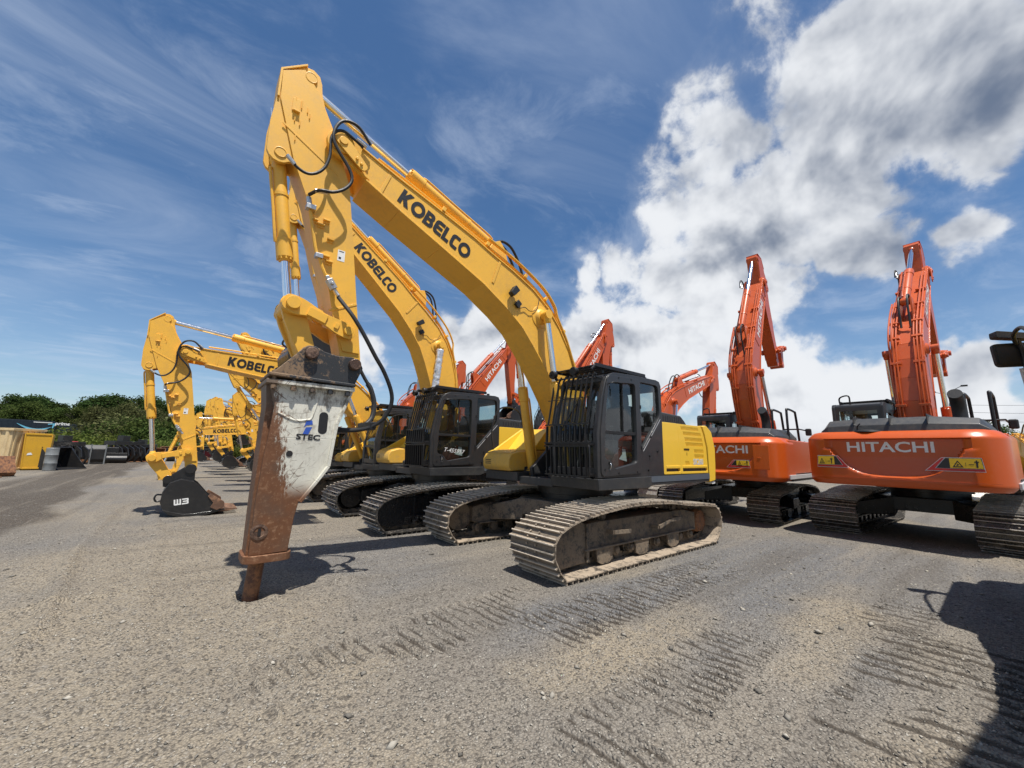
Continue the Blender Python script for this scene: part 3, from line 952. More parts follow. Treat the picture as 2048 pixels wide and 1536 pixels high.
        h.obj('hose', M['rubber'], ar)
        h = MB()
        h.tube([(p[0], .36, p[1]) for p in ina([(4.6, 5.66), (4.75, 5.73), (4.85, 5.76), (4.94, 5.72), (5.0, 5.60), (5.0, 5.46), (5.0, 5.31), (5.04, 5.14), (5.12, 5.02), (5.22, 4.96), (5.33, 4.98), (5.45, 5.07)])], .019, 8)
        h.obj('hose', M['rubber'], ar)
        ft = MB()
        for (p, q) in (((5.46, 5.08), (5.37, 5.0)), ((5.12, 4.77), (4.98, 4.80)), ((4.56, 5.68), (4.70, 5.73)), ((4.50, 5.76), (4.6, 5.84))):
            a, c = ina([p, q]); ft.cyl((a[0], .37, a[1]), (c[0], .37, c[1]), .025, n=8)
        ft.obj('hose_fitting', M['steel'], ar)
    return ar


def linkage(root, paint):
    rk = MB(); Lr = (LKA - LKB).length
    # side rockers, frame: origin LKB, x towards LKA
    pr = round_poly([(-.09, -.085), (.10, -.10), (.30, -.055), (Lr - .18, -.055), (Lr - .06, -.12), (Lr + .11, -.09), (Lr + .11, .09), (Lr - .06, .12), (.32, .07), (.02, .10), (-.09, .07)], .08, 4)
    for sy in (1, -1): rk.prism(pr, *sorted((sy * .235, sy * .285)))
    for sy in (1, -1):
        rk.cyl((Lr, sy * .28, 0), (Lr, sy * .345, 0), .075, n=20); rk.cyl((0, sy * .28, 0), (0, sy * .335, 0), .055, n=20)
        rk.cyl((0, sy * .33, 0), (0, sy * .337, 0), .02, n=10)
        rk.box(.28, .50, *sorted((sy * .28, sy * .305)), -.05, .06)
        rk.box(.12, .17, *sorted((sy * .28, sy * .30)), -.04, .03)
    r = rk.obj('rocker_link', paint, root, .006)
    bl = MB(); Lb = (LKC - LKA).length
    pr = round_poly([(-.12, -.10), (.12, -.13), (Lb - .1, -.10), (Lb + .10, -.09), (Lb + .10, .09), (Lb - .1, .10), (.12, .13), (-.12, .10)], .09, 4)
    bl.prism(pr, -.20, -.13); bl.prism(pr, .13, .20); bl.box(.10, Lb - .05, -.14, .14, -.085, .085)
    bl.cyl((0, -.235, 0), (0, .235, 0), .115, n=22); bl.cyl((Lb, -.21, 0), (Lb, .21, 0), .10, n=20)
    b2 = bl.obj('bucket_link', paint, root, .006)
    return r, b2


def cx2(a, b, ra, rb, ref):
    """circle crossing of centres a, b nearest the reference side"""
    d = (b - a).length; x = (ra * ra - rb * rb + d * d) / (2 * d); h = math.sqrt(max(0, ra * ra - x * x))
    t = (b - a) / d; n = Vector((-t.y, t.x)); p, q = a + t * x + n * h, a + t * x - n * h
    return p if (p - ref).length < (q - ref).length else q


def put2(o, p, ang, y=0.0):
    o.location = (p.x, y, p.y); o.rotation_euler = (0, -ang, 0)


def pose(P, ba, aa, at):
    """P: dict of posed parts; ba added boom angle, aa arm angle, at attachment angle, against the reference pose"""
    bf = lambda p: FOOT + rot2(p - FOOT, ba)
    pv = bf(PIV); af = lambda p: pv + rot2(p - PIV, aa)
    put2(P['boom'], FOOT, BA0 + ba)
    put2(P['arm'], pv, aa)
    D = af(TIPD); B = af(LKB); lc = LKC if P.get('breaker') else TIPD + Vector((.41, -.25)); C = D + rot2(lc - TIPD, at)
    A = cx2(B, C, (LKA - LKB).length, (LKC - LKA).length, af(LKA))
    put2(P['rocker'], B, math.atan2(A.y - B.y, A.x - B.x))
    put2(P['blink'], A, math.atan2(C.y - A.y, C.x - A.x))
    if P.get('tool'): put2(P['tool'], D, at)
    bc = af(BCP); a = math.atan2(A.y - bc.y, A.x - bc.x)
    put2(P['bc'], bc, a); put2(P['bc_rod'], A, a + PI)
    base = bf(ACB); top = af(ATOP); a = math.atan2(top.y - base.y, top.x - base.x)
    put2(P['ac'], base, a); put2(P['ac_rod'], top, a + PI)
    pin = bf(BPIN); a = math.atan2(pin.y - BCF.y, pin.x - BCF.x)
    for k, y in (('l', .44), ('r', -.44)):
        put2(P['bm_' + k], BCF, a, y); put2(P['bm_rod_' + k], pin, a + PI, y)


def breaker(root):
    """hydraulic hammer, origin at the arm tip pin, reference attitude"""
    o = TIPD
    k = MB()
    br = [(5.34, 2.44), (5.10, 2.72), (5.05, 2.79), (4.99, 2.83), (4.92, 2.83), (4.81, 2.78), (4.66, 2.755), (4.48, 2.765), (4.39, 2.73), (4.345, 2.64), (4.40, 2.50), (4.43, 2.42)]
    for sy in (1, -1):
        k.prism(ina(br, o), *sorted((sy * .30, sy * .345)))
    k.prism(ina([(5.36, 2.42), (5.36, 2.46), (4.42, 2.43), (4.42, 2.39)], o), -.36, .36)
    k.prism(ina([(5.34, 2.46), (5.31, 2.50), (4.95, 2.49), (4.95, 2.46)], o), -.30, .30)
    kb = k.obj('breaker_bracket', M['bracket'], root, .012)
    for c in (LKC, TIPD):
        pn = MB(); q = ina([c], o)[0]
        pn.lathe([(-.36, .072), (.36, .072), (.41, .070), (.415, .062)], (q[0], 0, q[1]), (0, 1, 0), 24)
        pn.lathe([(-.36, .062), (-.34, .072), (-.33, .072)], (q[0], -.05, q[1]), (0, 1, 0), 24)
        pn.obj('pin', M['pinsteel'], kb, .004)
    bd = MB()
    # housing: outline at the side plates
    side = [(5.26, 2.10), (5.30, 2.24), (5.33, 2.36), (4.45, 2.335), (4.46, 2.28), (4.58, 1.92), (4.60, 1.74)]
    lowo = [(4.60, 1.74), (4.63, 1.42), (4.73, 1.27), (4.90, 1.03), (4.93, .85), (4.955, .50), (5.32, .49), (5.32, 1.08), (5.30, 1.52), (5.28, 1.74)]
    bd.prism(ina([q_ for q_ in side if q_[1] >= 1.74] + [(5.28, 1.74)], o), -.27, .27)
    b0 = len(bd.v)
    bd.prism(ina(lowo, o), -.27, .27)
    for i_ in range(b0, len(bd.v)):
        x_, y_, z_ = bd.v[i_]; t_ = min(1, max(0, (1.74 - o.y - z_) / 1.25)); bd.v[i_] = (x_, y_ * (1 - .24 * t_), z_)
    # front wrap, narrower so that the front corners are rounded off
    fr = [(5.36, 2.37), (5.25, 2.33), (5.24, 2.10), (5.26, 1.52), (5.29, 1.0), (5.30, .49), (5.345, .49), (5.345, 1.05), (5.34, 1.52), (5.33, 2.08)]
    b0 = len(bd.v)
    bd.prism(ina(fr, o), -.20, .20)
    for i_ in range(b0, len(bd.v)):
        x_, y_, z_ = bd.v[i_]; t_ = min(1, max(0, (1.74 - o.y - z_) / 1.25)); bd.v[i_] = (x_, y_ * (1 - .24 * t_), z_)
    # raised rim along the rear edge, pressed panel edge
    rim = [(4.445, 2.335), (4.46, 2.28), (4.58, 1.92), (4.60, 1.74), (4.63, 1.42), (4.73, 1.27), (4.90, 1.03)]
    for sy in (1, -1):
        L = ina(rim, o)
        for i in range(len(L) - 1):
            bd.beam((L[i][0], sy * .275, L[i][1]), (L[i + 1][0], sy * .275, L[i + 1][1]), .035, .05, (0, 1, 0))
        L = ina([(5.22, 2.02), (5.05, 1.945), (4.92, 1.955), (4.86, 2.0), (4.80, 2.30)], o)
        bd.tube([(p[0], sy * .268, p[1]) for p in L], .014, 6)
    bd.prism(ina([(5.375, 2.385), (4.42, 2.385), (4.42, 2.335), (5.375, 2.335)], o), -.34, .34)
    # foot flange
    ft = ina([(5.43, .50), (4.90, .50), (4.89, .44), (4.94, .405), (5.39, .40), (5.44, .44)], o)
    c_ = ina([(5.14, .45)], o)[0]
    bd.prism_z(round_poly([(c_[0] - .235, -.235), (c_[0] + .235, -.235), (c_[0] + .235, .235), (c_[0] - .235, .235)], .13, 6), c_[1] - .04, c_[1] + .04)
    bod = bd.obj('breaker_housing', M['breaker'], root, .022, seg=3)
    for sy in (1,):
        for nm, pts in (('service_slot', rect(4.685, 4.785, 1.80, 2.06, .048, 6)), ('pin_hole', arcp(5.055, 1.565, .034, 0, 342, 18)), ('pin_hole', rect(5.235, 5.265, .69, .77, .014, 4))):
            yq = .2695 if pts[0][1] > 1.65 else (.262 if pts[0][1] > 1.2 else .2255)
            h = MB(); L = ina(pts, o); h.prism(L, sy * yq, sy * (yq + .003)); h.obj(nm, M['black_decal'], bod)
        h = MB(); c = ina([(5.25, .73)], o)[0]; h.lathe([(0, .085), (.010, .082), (.014, .055), (.006, .05)], (c[0], .212, c[1]), (0, 1, 0), 28)
        h.obj('pin_washer', M['pinsteel'], bod)
    for i, x in enumerate(np.linspace(5.30, 4.50, 5)):
        for sy in (1, -1):
            h = MB(); p = ina([(x, 2.33 + .0)], o)[0]; z0 = p[1] - .04; z1 = p[1] + .16 - .02
            h.cyl((p[0], sy * .315, z0), (p[0], sy * .315, z1), .019, n=6); h.cyl((p[0], sy * .315, p[1] + .11), (p[0], sy * .315, z1 + .01), .032, n=6); h.cyl((p[0], sy * .315, z0 - .01), (p[0], sy * .315, z0 + .03), .032, n=6)
            h.obj('bolt', M['bracket'], kb)
    # maker's mark on the paint
    tm = text_mesh('STEC', .085, .03, .002, 1.35)
    q = ina([(4.88, 1.755)], o)[0]; xform(tm, (q[0], .2725, q[1]), (-1, 0, -.03), (0, 0, 1)); add_obj('lettering', tm, M['black_decal'], bod)
    A1 = [(-.05, -.085), (-.015, -.085), (.0, -.03), (.045, -.085), (.05, -.02), (.01, .085), (-.02, .085), (-.045, .0)]
    lm = flat_mesh('lettering', [[(-.055, -.01), (-.03, .075), (.03, .075), (.038, .03), (-.03, .02)], [(-.06, -.085), (.0, -.085), (.035, .0), (.045, -.05), (.06, -.075), (.015, -.02), (-.03, .0)][:3] + [(-.03, -.005)]], .002)
    q = ina([(4.885, 1.875)], o)[0]; xform(lm, (q[0], .2725, q[1]), (-1, 0, 0), (0, 0, 1)); add_obj('lettering', lm, M['blue_decal'], bod)
    tl = MB(); tl.cyl((5.20 - o.x, 0, .55 - o.y), (5.235 - o.x, 0, -.06 - o.y), .078, n=24)
    tl.obj('chisel', M['rust'], root)


def bucket(root, big=True, mark=False):
    """bucket with its origin at the arm tip pin, opening towards -x (back to the machine)"""
    o = Vector((5.71, 1.10)); sc = 1 / .95
    P = lambda L: [((p[0] - o.x) * sc, (p[1] - o.y) * sc) for p in L]
    b = MB()
    # ears
    for sy in (1, -1):
        b.prism(P([(5.62, 1.16), (5.74, 1.20), (5.86, 1.10), (6.04, .96), (6.19, .86), (6.17, .70), (5.90, .62), (5.60, .70)]), *sorted((sy * .20, sy * .24)))
        q = P([(5.71, 1.10)])[0]; b.cyl((q[0], sy * .19, q[1]), (q[0], sy * .27, q[1]), .12, n=20)
        q = P([(6.10, .86)])[0]; b.cyl((q[0], sy * .19, q[1]), (q[0], sy * .27, q[1]), .10, n=20)
    W_ = .56
    shell_o = P([(5.62, .82), (5.86, .88), (6.05, .80), (6.155, .60), (6.17, .38), (6.10, .20), (5.99, .10), (5.73, .01), (5.54, .0), (5.23, .07), (4.95, .15)])
    shell_i = P([(4.95, .17), (5.24, .11), (5.54, .05), (5.72, .06), (5.95, .15), (6.05, .24), (6.11, .40), (6.10, .58), (6.02, .75), (5.85, .83), (5.66, .78)])
    b.prism(shell_o + shell_i, -W_, W_)
    sideo = P([(5.62, .82), (5.86, .88), (6.05, .80), (6.155, .60), (6.17, .38), (6.10, .20), (5.99, .10), (5.73, .01), (5.54, .0), (5.23, .07), (5.05, .13), (5.10, .30), (5.32, .50), (5.52, .74)])
    for sy in (1, -1):
        b.prism(sideo, *sorted((sy * W_, sy * (W_ + .03))))
        wp = P([(6.12, .22), (6.0, .11), (5.73, .01), (5.54, .0), (5.23, .07), (5.20, .14), (5.40, .12), (5.55, .10), (5.75, .105), (5.90, .15)])
        b.prism(wp, *sorted((sy * (W_ + .03), sy * (W_ + .045))))
    b.tube([(q[0], y_, q[1]) for q, y_ in zip(P([(6.17, .50), (6.26, .50), (6.29, .42), (6.25, .35), (6.16, .36)]), [0] * 5)], .022, 8)
    bo = b.obj('bucket_shell', M['black'], root, .01)
    for i in range(5):
        y = -W_ + .10 + i * (2 * W_ - .2) / 4
        t = MB()
        a = P([(5.12, .10), (5.10, .19), (4.96, .20), (4.70, .155), (4.69, .135), (4.95, .10)])
        t.prism(a, y - .055, y + .055)
        t.obj('bucket_tooth', M['toothsteel'], bo, .01)
    for sy in (1, -1):
        t = MB(); t.prism(P([(5.32, .48), (5.28, .54), (4.99, .34), (4.97, .22), (5.12, .15), (5.25, .22), (5.20, .32)]), *sorted((sy * (W_ + .028), sy * (W_ + .06))))
        t.obj('side_cutter', M['toothsteel'], bo, .008)
    if mark:
        # boxy white monogram: a W beside a 3-like B
        Wm = [(0, 1), (0, .12), (.10, 0), (1.0, 0), (1.0, 1), (.78, 1), (.78, .24), (.61, .24), (.61, 1), (.39, 1), (.39, .24), (.22, .24), (.22, 1)]
        Bm = [(1.14, 1), (1.14, .78), (1.80, .78), (1.80, .62), (1.24, .62), (1.24, .40), (1.80, .40), (1.80, .22), (1.10, .22), (1.10, 0), (1.92, 0), (2.04, .12), (2.04, .46), (1.97, .52), (2.04, .58), (2.04, .90), (1.94, 1)]
        lm = flat_mesh('lettering', [Wm, Bm], .003)
        q = P([(5.90, .30)])[0]
        for v in lm.vertices: v.co.x *= .135; v.co.y *= .135
        xform(lm, (q[0] + .02, W_ + .0315, q[1] - .0), (-1, 0, .12), (.0, 0, 1)); add_obj('lettering', lm, M['white_decal'], bo)


# lettering shapes on the booms: heavy rounded capitals
def glyph(c):
    E = lambda cx, cy, rx, ry, n=28: [(cx + rx * math.cos(2 * PI * i / n), cy + ry * math.sin(2 * PI * i / n)) for i in range(n)]
    if c == 'K': return [[(0, 0), (.27, 0), (.27, .36), (.50, 0), (.86, 0), (.50, .52), (.84, 1), (.50, 1), (.27, .65), (.27, 1), (0, 1)]], .86
    if c == 'O': return [E(.52, .5, .52, .52), E(.52, .5, .27, .27)], 1.04
    if c == 'B': return [[(0, 0), (.52, 0), (.68, .05), (.77, .16), (.78, .30), (.73, .44), (.64, .52), (.70, .60), (.73, .72), (.70, .86), (.62, .95), (.48, 1), (0, 1)],
                         [(.25, .62), (.42, .62), (.47, .69), (.42, .77), (.25, .77)], [(.25, .22), (.46, .22), (.52, .31), (.46, .40), (.25, .40)]], .78
    if c == 'E': return [[(.28, 0), (.74, 0), (.74, .23), (.34, .23), (.27, .29), (.26, .39), (.68, .39), (.68, .61), (.26, .61), (.27, .71), (.34, .77), (.74, .77), (.74, 1), (.28, 1), (.10, .93), (.01, .78), (0, .5), (.01, .22), (.10, .07)]], .74
    if c == 'L': return [[(0, 0), (.60, 0), (.60, .24), (.26, .24), (.26, 1), (0, 1)]], .62
    if c == 'C': return [[(.28, 0), (.70, 0), (.70, .23), (.34, .23), (.27, .30), (.26, .5), (.27, .70), (.34, .77), (.70, .77), (.70, 1), (.28, 1), (.10, .93), (.01, .78), (0, .5), (.01, .22), (.10, .07)]], .70


def word_mesh(word, h, gap=.055, depth=.003):
    outs = []; x = 0
    for c in word:
        g_, w = glyph(c)
        outs.append([[((x + p[0]) * h, (p[1] - .5) * h) for p in pl] for pl in g_]); x += w + gap
    ms = [flat_mesh('lettering', o_, depth) for o_ in outs]
    me = merge_meshes('lettering', ms)
    for v in me.vertices: v.co.x -= (x - gap) * h / 2
    return me


KWORD = word_mesh('KOBELCO', .25)
for _v in KWORD.vertices: _v.co.x *= .86
KWORD.name = 'lettering_yellow'
HWORD = text_mesh('HITACHI', 1.0, .022, .004, 1.22)
_w = max(v.co.x for v in HWORD.vertices) - min(v.co.x for v in HWORD.vertices)
for v in HWORD.vertices: v.co *= 1.0 / _w            # one metre wide


def boom_letters(bo, kind, wide=.28):
    for sy in (1, -1):
        if kind == 'K':
            me = KWORD.copy(); q = inb([(3.40, 5.02)])[0]; y = sy * (wide + .004); s = 1.0
        else:
            me = HWORD.copy(); q = inb([(3.25, 4.98)])[0]; y = sy * (wide + .004); s = 1.55
        for v in me.vertices: v.co *= s
        ta = R(23) - BA0; xform(me, (q[0], y, q[1]), (-sy * math.cos(ta), 0, -sy * math.sin(ta)), (-math.sin(ta), 0, math.cos(ta)))
        add_obj('lettering', me, M['black_decal'] if kind == 'K' else M['white_decal'], bo)
# ------------------------------------------------------------------ upper structures
CAB_OUT = [(1.09, 1.28), (1.10, 1.95), (.985, 2.50), (.87, 2.82), (.80, 2.90), (.66, 2.955), (.19, 2.98), (-.60, 2.99), (-.70, 2.97), (-.745, 2.90), (-.745, 1.28)]
DOOR_HOLE = [(.79, 2.79), (.13, 2.84), (.085, 2.80), (.075, 2.0), (.085, 1.53), (.13, 1.49), (.66, 1.405), (.72, 1.42), (.78, 1.52), (.93, 1.56), (.955, 1.62), (.93, 2.05), (.88, 2.50)]
REAR_HOLE = [(-.07, 2.90), (-.60, 2.90), (-.66, 2.86), (-.69, 2.40), (-.66, 2.30), (-.12, 1.74), (-.07, 1.74)]


def cab(root, guard=True, roofguard=True, chalk=None, worn=False):
    paint = M['charcoal']
    y1, y0 = 1.45, .46
    sh = side_plate('cab_shell', [CAB_OUT, round_poly(DOOR_HOLE, .04, 2), round_poly(REAR_HOLE, .05, 2)], y1, .05, paint, root, .008)
    # far wall with its two windows
    side_plate('cab_wall', [CAB_OUT, round_poly([(.84, 2.78), (.16, 2.80), (.16, 2.12), (.98, 2.12)], .09, 3), round_poly([(-.02, 2.76), (-.56, 2.76), (-.60, 2.22), (-.02, 2.22)], .12, 4)], y0, .04, paint, sh, .006, side=-1)
    fl = MB()
    fl.box(-.73, 1.07, y0 + .03, y1 - .05, 1.285, 1.36)
    fl.box(-.74, -.70, y0 + .03, y1 - .04, 1.36, 2.08)
    fl.box(-.74, -.70, y0 + .03, y0 + .12, 1.75, 2.9); fl.box(-.74, -.70, y1 - .13, y1 - .04, 1.75, 2.9); fl.box(-.74, -.70, y0 + .12, y1 - .13, 2.80, 2.9)
    fl.obj('cab_floor', paint, sh)
    rf = MB()
    rf.prism([(.82, 2.86), (.66, 2.955), (.19, 2.985), (-.60, 2.995), (-.72, 2.95), (-.73, 2.88), (-.55, 2.90), (.2, 2.90), (.78, 2.83)], y0 + .02, y1 - .03)
    rf.obj('cab_roof', paint, sh, .02)
    fr = MB()        # front frame round the windscreen
    for yy in (y0 + .03, y1 - .09):
        fr.prism([(1.09, 1.30), (1.10, 1.95), (.985, 2.50), (.87, 2.82), (.81, 2.80), (.925, 2.48), (1.04, 1.95), (1.03, 1.30)], yy, yy + .06)
    fr.beam((.84, y0 + .05, 2.84), (.84, y1 - .05, 2.84), .07, .09)
    fr.beam((1.06, y0 + .05, 1.80), (1.06, y1 - .05, 1.80), .05, .07)
    fr.beam((1.05, y0 + .05, 1.36), (1.05, y1 - .05, 1.36), .06, .12)
    fr.obj('windscreen_frame', paint, sh, .01)
    ws = MB(); w0, w1 = y0 + .06, y1 - .08
    pr = [(1.075, 1.84), (1.075, 1.95), (.96, 2.50), (.86, 2.79)]
    for i in range(3):
        a, b_ = pr[i], pr[i + 1]
        ws.add([(a[0], w0, a[1]), (a[0], w1, a[1]), (b_[0], w1, b_[1]), (b_[0], w0, b_[1])], [(0, 1, 2, 3)])
    ws.add([(1.06, w0, 1.40), (1.06, w1, 1.40), (1.06, w1, 1.78), (1.06, w0, 1.78)], [(0, 1, 2, 3)])
    ws.obj('windscreen', M['glass_clear'], sh, smooth=0)
    for nm, hole in (('door_window', DOOR_HOLE), ('quarter_window', REAR_HOLE)):
        g_ = MB(); g_.add([(p[0], y1 - .03, p[1]) for p in hole], [tuple(range(len(hole)))]); g_.obj(nm, M['glass'], sh, smooth=0)
    g_ = MB(); g_.add([(.9, y0 + .015, 1.75), (.9, y0 + .015, 2.83), (-.66, y0 + .015, 2.83), (-.66, y0 + .015, 1.75)], [(0, 1, 2, 3)]); g_.obj('side_window', M['glass_clear'], sh, smooth=0)
    g_ = MB(); g_.add([(-.72, y0 + .12, 1.75), (-.72, y1 - .13, 1.75), (-.72, y1 - .13, 2.80), (-.72, y0 + .12, 2.80)], [(0, 1, 2, 3)]); g_.obj('rear_window', M['glass_clear'], sh, smooth=0)
    # the door: proud rim, bar, latch pocket, handle
    rim = round_poly([(.845, 2.84), (.80, 2.90), (.02, 2.93), (-.02, 2.90), (-.02, 1.36), (.02, 1.335), (.98, 1.30), (1.03, 1.34), (1.035, 1.95), (.94, 2.50)], .08, 3)
    dr = side_plate('door', [rim, round_poly(DOOR_HOLE, .04, 2), rect(.80, .88, 1.39, 1.52, .02)], y1 + .018, .02, paint, root, .006)
    db = MB(); db.box(.08, .93, y1 - .03, y1 + .005, 1.955, 2.005); db.box(.41, .43, y1 - .025, y1 - .0, 2.005, 2.81)
    db.box(.79, .89, y1 - .02, y1 - .0, 1.38, 1.53)
    db.obj('door_bar', M['rubber'], dr, .004)
    hd = MB(); hd.tube([(.84, y1 + .02, 1.42), (.84, y1 + .05, 1.43), (.84, y1 + .05, 1.49), (.84, y1 + .02, 1.50)], .008, 6); hd.obj('door_handle', M['chrome'], dr)
    hg = MB()
    for zz in (1.75, 2.45): hg.cyl((-.045, y1 + .02, zz - .03), (-.045, y1 + .02, zz + .03), .018, n=8)
    for (x, zz) in ((.10, 1.36), (.60, 1.345), (.55, 2.885), (.2, 2.9), (.95, 1.40), (-.25, 1.38), (-.3, 1.62), (-.55, 1.70), (-.35, 1.95)):
        hg.cyl((x, y1 + .0, zz), (x, y1 + .03, zz), .017, n=8)
    hg.obj('door_hinge', M['black_steel'], dr)
    # sloping grey flash on the lower body behind the door
    sw = MB()
    s1 = [(.42, 1.33), (.10, 1.37), (-.18, 1.46), (-.40, 1.64), (-.66, 2.00), (-.735, 2.16), (-.735, 1.98), (-.60, 1.80), (-.45, 1.62), (-.2, 1.42)]
    s2 = [(.0, 1.31), (-.22, 1.40), (-.44, 1.57), (-.62, 1.76), (-.735, 1.92), (-.735, 1.44), (-.55, 1.34)]
    for q, w in ((s1, .003), (s2, .0045)): sw.prism(q, y1 - .001, y1 + w)
    sw.obj('side_flash', M['charcoal_light'], sh, smooth=0)
    ln = MB(); ln.beam((-.12, y1 + .004, 1.70), (-.69, y1 + .004, 2.28), .012, .010, (0, 1, 0)); ln.obj('window_trim', M['grey_decal'], sh)
    # seat and controls
    st = MB()
    st.box(-.15, .38, .68, 1.24, 1.62, 1.80); st.prism([(-.10, 1.70), (-.30, 2.38), (-.24, 2.50), (-.10, 2.50), (.06, 1.74)], .70, 1.22)
    st.prism([(-.26, 2.50), (-.24, 2.72), (-.12, 2.72), (-.12, 2.50)], .80, 1.12)
    st.obj('seat', M['seat'], sh, .04)
    bs = MB(); bs.box(-.2, .3, .78, 1.14, 1.36, 1.62); bs.box(-.1, .55, .58, .70, 1.62, 1.86); bs.box(-.1, .55, 1.22, 1.33, 1.62, 1.86); bs.box(-.65, -.3, .55, 1.38, 1.36, 1.95)
    for yy in (.64, 1.27):
        bs.cyl((.48, yy, 1.86), (.50, yy, 2.04), .02, n=8); bs.cyl((.50, yy, 2.04), (.51, yy, 2.10), .032, n=8)
    bs.tube([(.9, .85, 1.36), (.82, .85, 1.75), (.80, .85, 1.95)], .018, 6); bs.tube([(.9, 1.02, 1.36), (.82, 1.02, 1.75), (.80, 1.02, 1.95)], .018, 6)
    bs.box(.68, .98, .52, .62, 1.75, 2.02); bs.box(.80, .86, .54, .60, 2.02, 2.20)
    bs.obj('console', M['dark_in'], sh, .015)
    rs = MB(); rs.box(-.64, -.32, .60, 1.34, 1.95, 2.03); rs.prism([(.30, 1.37), (.62, 1.37), (.55, 1.62), (.34, 1.78)], 1.0, 1.36)
    rs.obj('storage_box', M['redseat'], sh, .02)
    pp = MB(); pp.add([(.26, 1.36, 1.72), (.42, 1.34, 1.74), (.44, 1.36, 1.56), (.24, 1.37, 1.52), (.15, 1.30, 1.6)], [(0, 1, 2, 3)]); pp.add([(.02, 1.37, 1.80), (.06, 1.37, 1.80), (.06, 1.37, 1.72), (.02, 1.37, 1.72)], [(0, 1, 2, 3)])
    pp.obj('papers', M['white_decal'], sh, smooth=0)
    wi = MB(); wi.beam((1.09, .62, 1.95), (1.0, .95, 2.45), .015, .015); wi.beam((1.03, .93, 2.15), (.965, .97, 2.55), .02, .012); wi.obj('wiper', M['black_steel'], sh)
    mr = MB(); mr.tube([(.86, y1 + .02, 2.74), (.80, y1 + .10, 2.77), (.60, y1 + .10, 2.78), (.56, y1 + .09, 2.72), (.56, y1 + .09, 2.60)], .009, 6)
    mr.obj('mirror_bracket', M['black_steel'], sh)
    if roofguard:
        rg = MB()
        for i in range(9):
            x = .92 - i * .155
            rg.box(x - .055, x + .055, y0 - .02, y1 - .10, 3.055, 3.075)
        rg.box(-.40, 1.0, y0 - .04, y0 + .0, 3.03, 3.09); rg.box(-.40, 1.0, y1 - .12, y1 - .08, 3.03, 3.09)
        rg.beam((1.0, y0 - .02, 3.06), (1.16, y0, 2.98), .03, .03); rg.beam((1.0, y1 - .1, 3.06), (1.10, y1 - .10, 2.97), .03, .03)
        for x in (.75, .1, -.5):
            for yy in (y0 + .06, y1 - .16): rg.box(x - .03, x + .03, yy - .02, yy + .02, 2.96, 3.06)
        rg.obj('roof_guard', M['black_steel'], sh, .004)
        lm = MB()
        for yy in (y0 + .03, y0 + .52, ):
            lm.lathe([(-.05, .035), (-.04, .06), (.03, .075), (.05, .07)], (1.08, yy, 2.99), (1, 0, -.12), 16)
            lm.cyl((1.04, yy, 2.9), (1.04, yy, 2.95), .012, n=6)
        lm.obj('roof_lamp', M['black_steel'], sh)
    if guard:
        gd = MB(); ys = np.linspace(y0 + .02, y1 - .12, 9)
        for j, yy in enumerate(ys):
            pts = [(1.20, 2.08), (1.17, 2.12), (1.02, 2.86), (.96, 2.95)]
            gp = [(1.20, yy, 2.10), (1.165, yy, 2.26), (1.045, yy, 2.85), (.98, yy, 2.94)]
            for i in range(3): gd.beam(gp[i], gp[i + 1], .015, .032, (1, 0, 0))
            gd.beam((1.23, yy, 1.80), (1.22, yy, 2.08), .016, .045, (1, 0, 0))
            if j < 9: gd.beam((1.21, yy, 1.30), (1.23, yy, 1.76), .016, .045, (1, 0, 0))
        for zz, x in ((1.29, 1.22), (1.75, 1.235), (1.80, 1.235), (2.10, 1.225), (2.90, 1.02)):
            gd.beam((x, y0 - .02, zz), (x, y1 - .06, zz), .03, .022)
        for zz, x in ((2.52, 1.14),): gd.beam((x + .02, y0 - .02, zz), (x + .02, y1 - .06, zz), .008, .012)
        for zz in (1.33, 1.78, 2.86):
            for yy in (y0 - .01, y1 - .07): gd.beam((1.22 if zz < 2.5 else 1.03, yy, zz), (1.05 if zz < 2.5 else .90, yy, zz), .03, .03)
        gd.tube([(1.235, y1 - .06, 1.30), (1.25, y1 - .03, 1.35), (1.25, y1 - .03, 1.70), (1.235, y1 - .06, 1.76)], .014, 6)
        gd.obj('front_guard', M['black_steel'], sh)
    if chalk:
        tm = text_mesh(chalk, .13, .0, .002, 1.05, .25); xform(tm, (.50, y1 - .027, 1.63), (-1, 0, -.10), (0, 0, 1)); add_obj('lettering', tm, M['white_decal'], sh)
    return sh


def slits(x0, x1, z, h, n, lean=.014, w=.62):
    """row of upright vent slits"""
    out = []
    for i in range(n):
        x = x0 + (x1 - x0) * (i + .5) / n; hw = abs(x1 - x0) / n * w / 2
        out.append([(x - hw + lean, z + h / 2), (x + hw + lean, z + h / 2), (x + hw - lean, z - h / 2), (x - hw - lean, z - h / 2)])
    return out


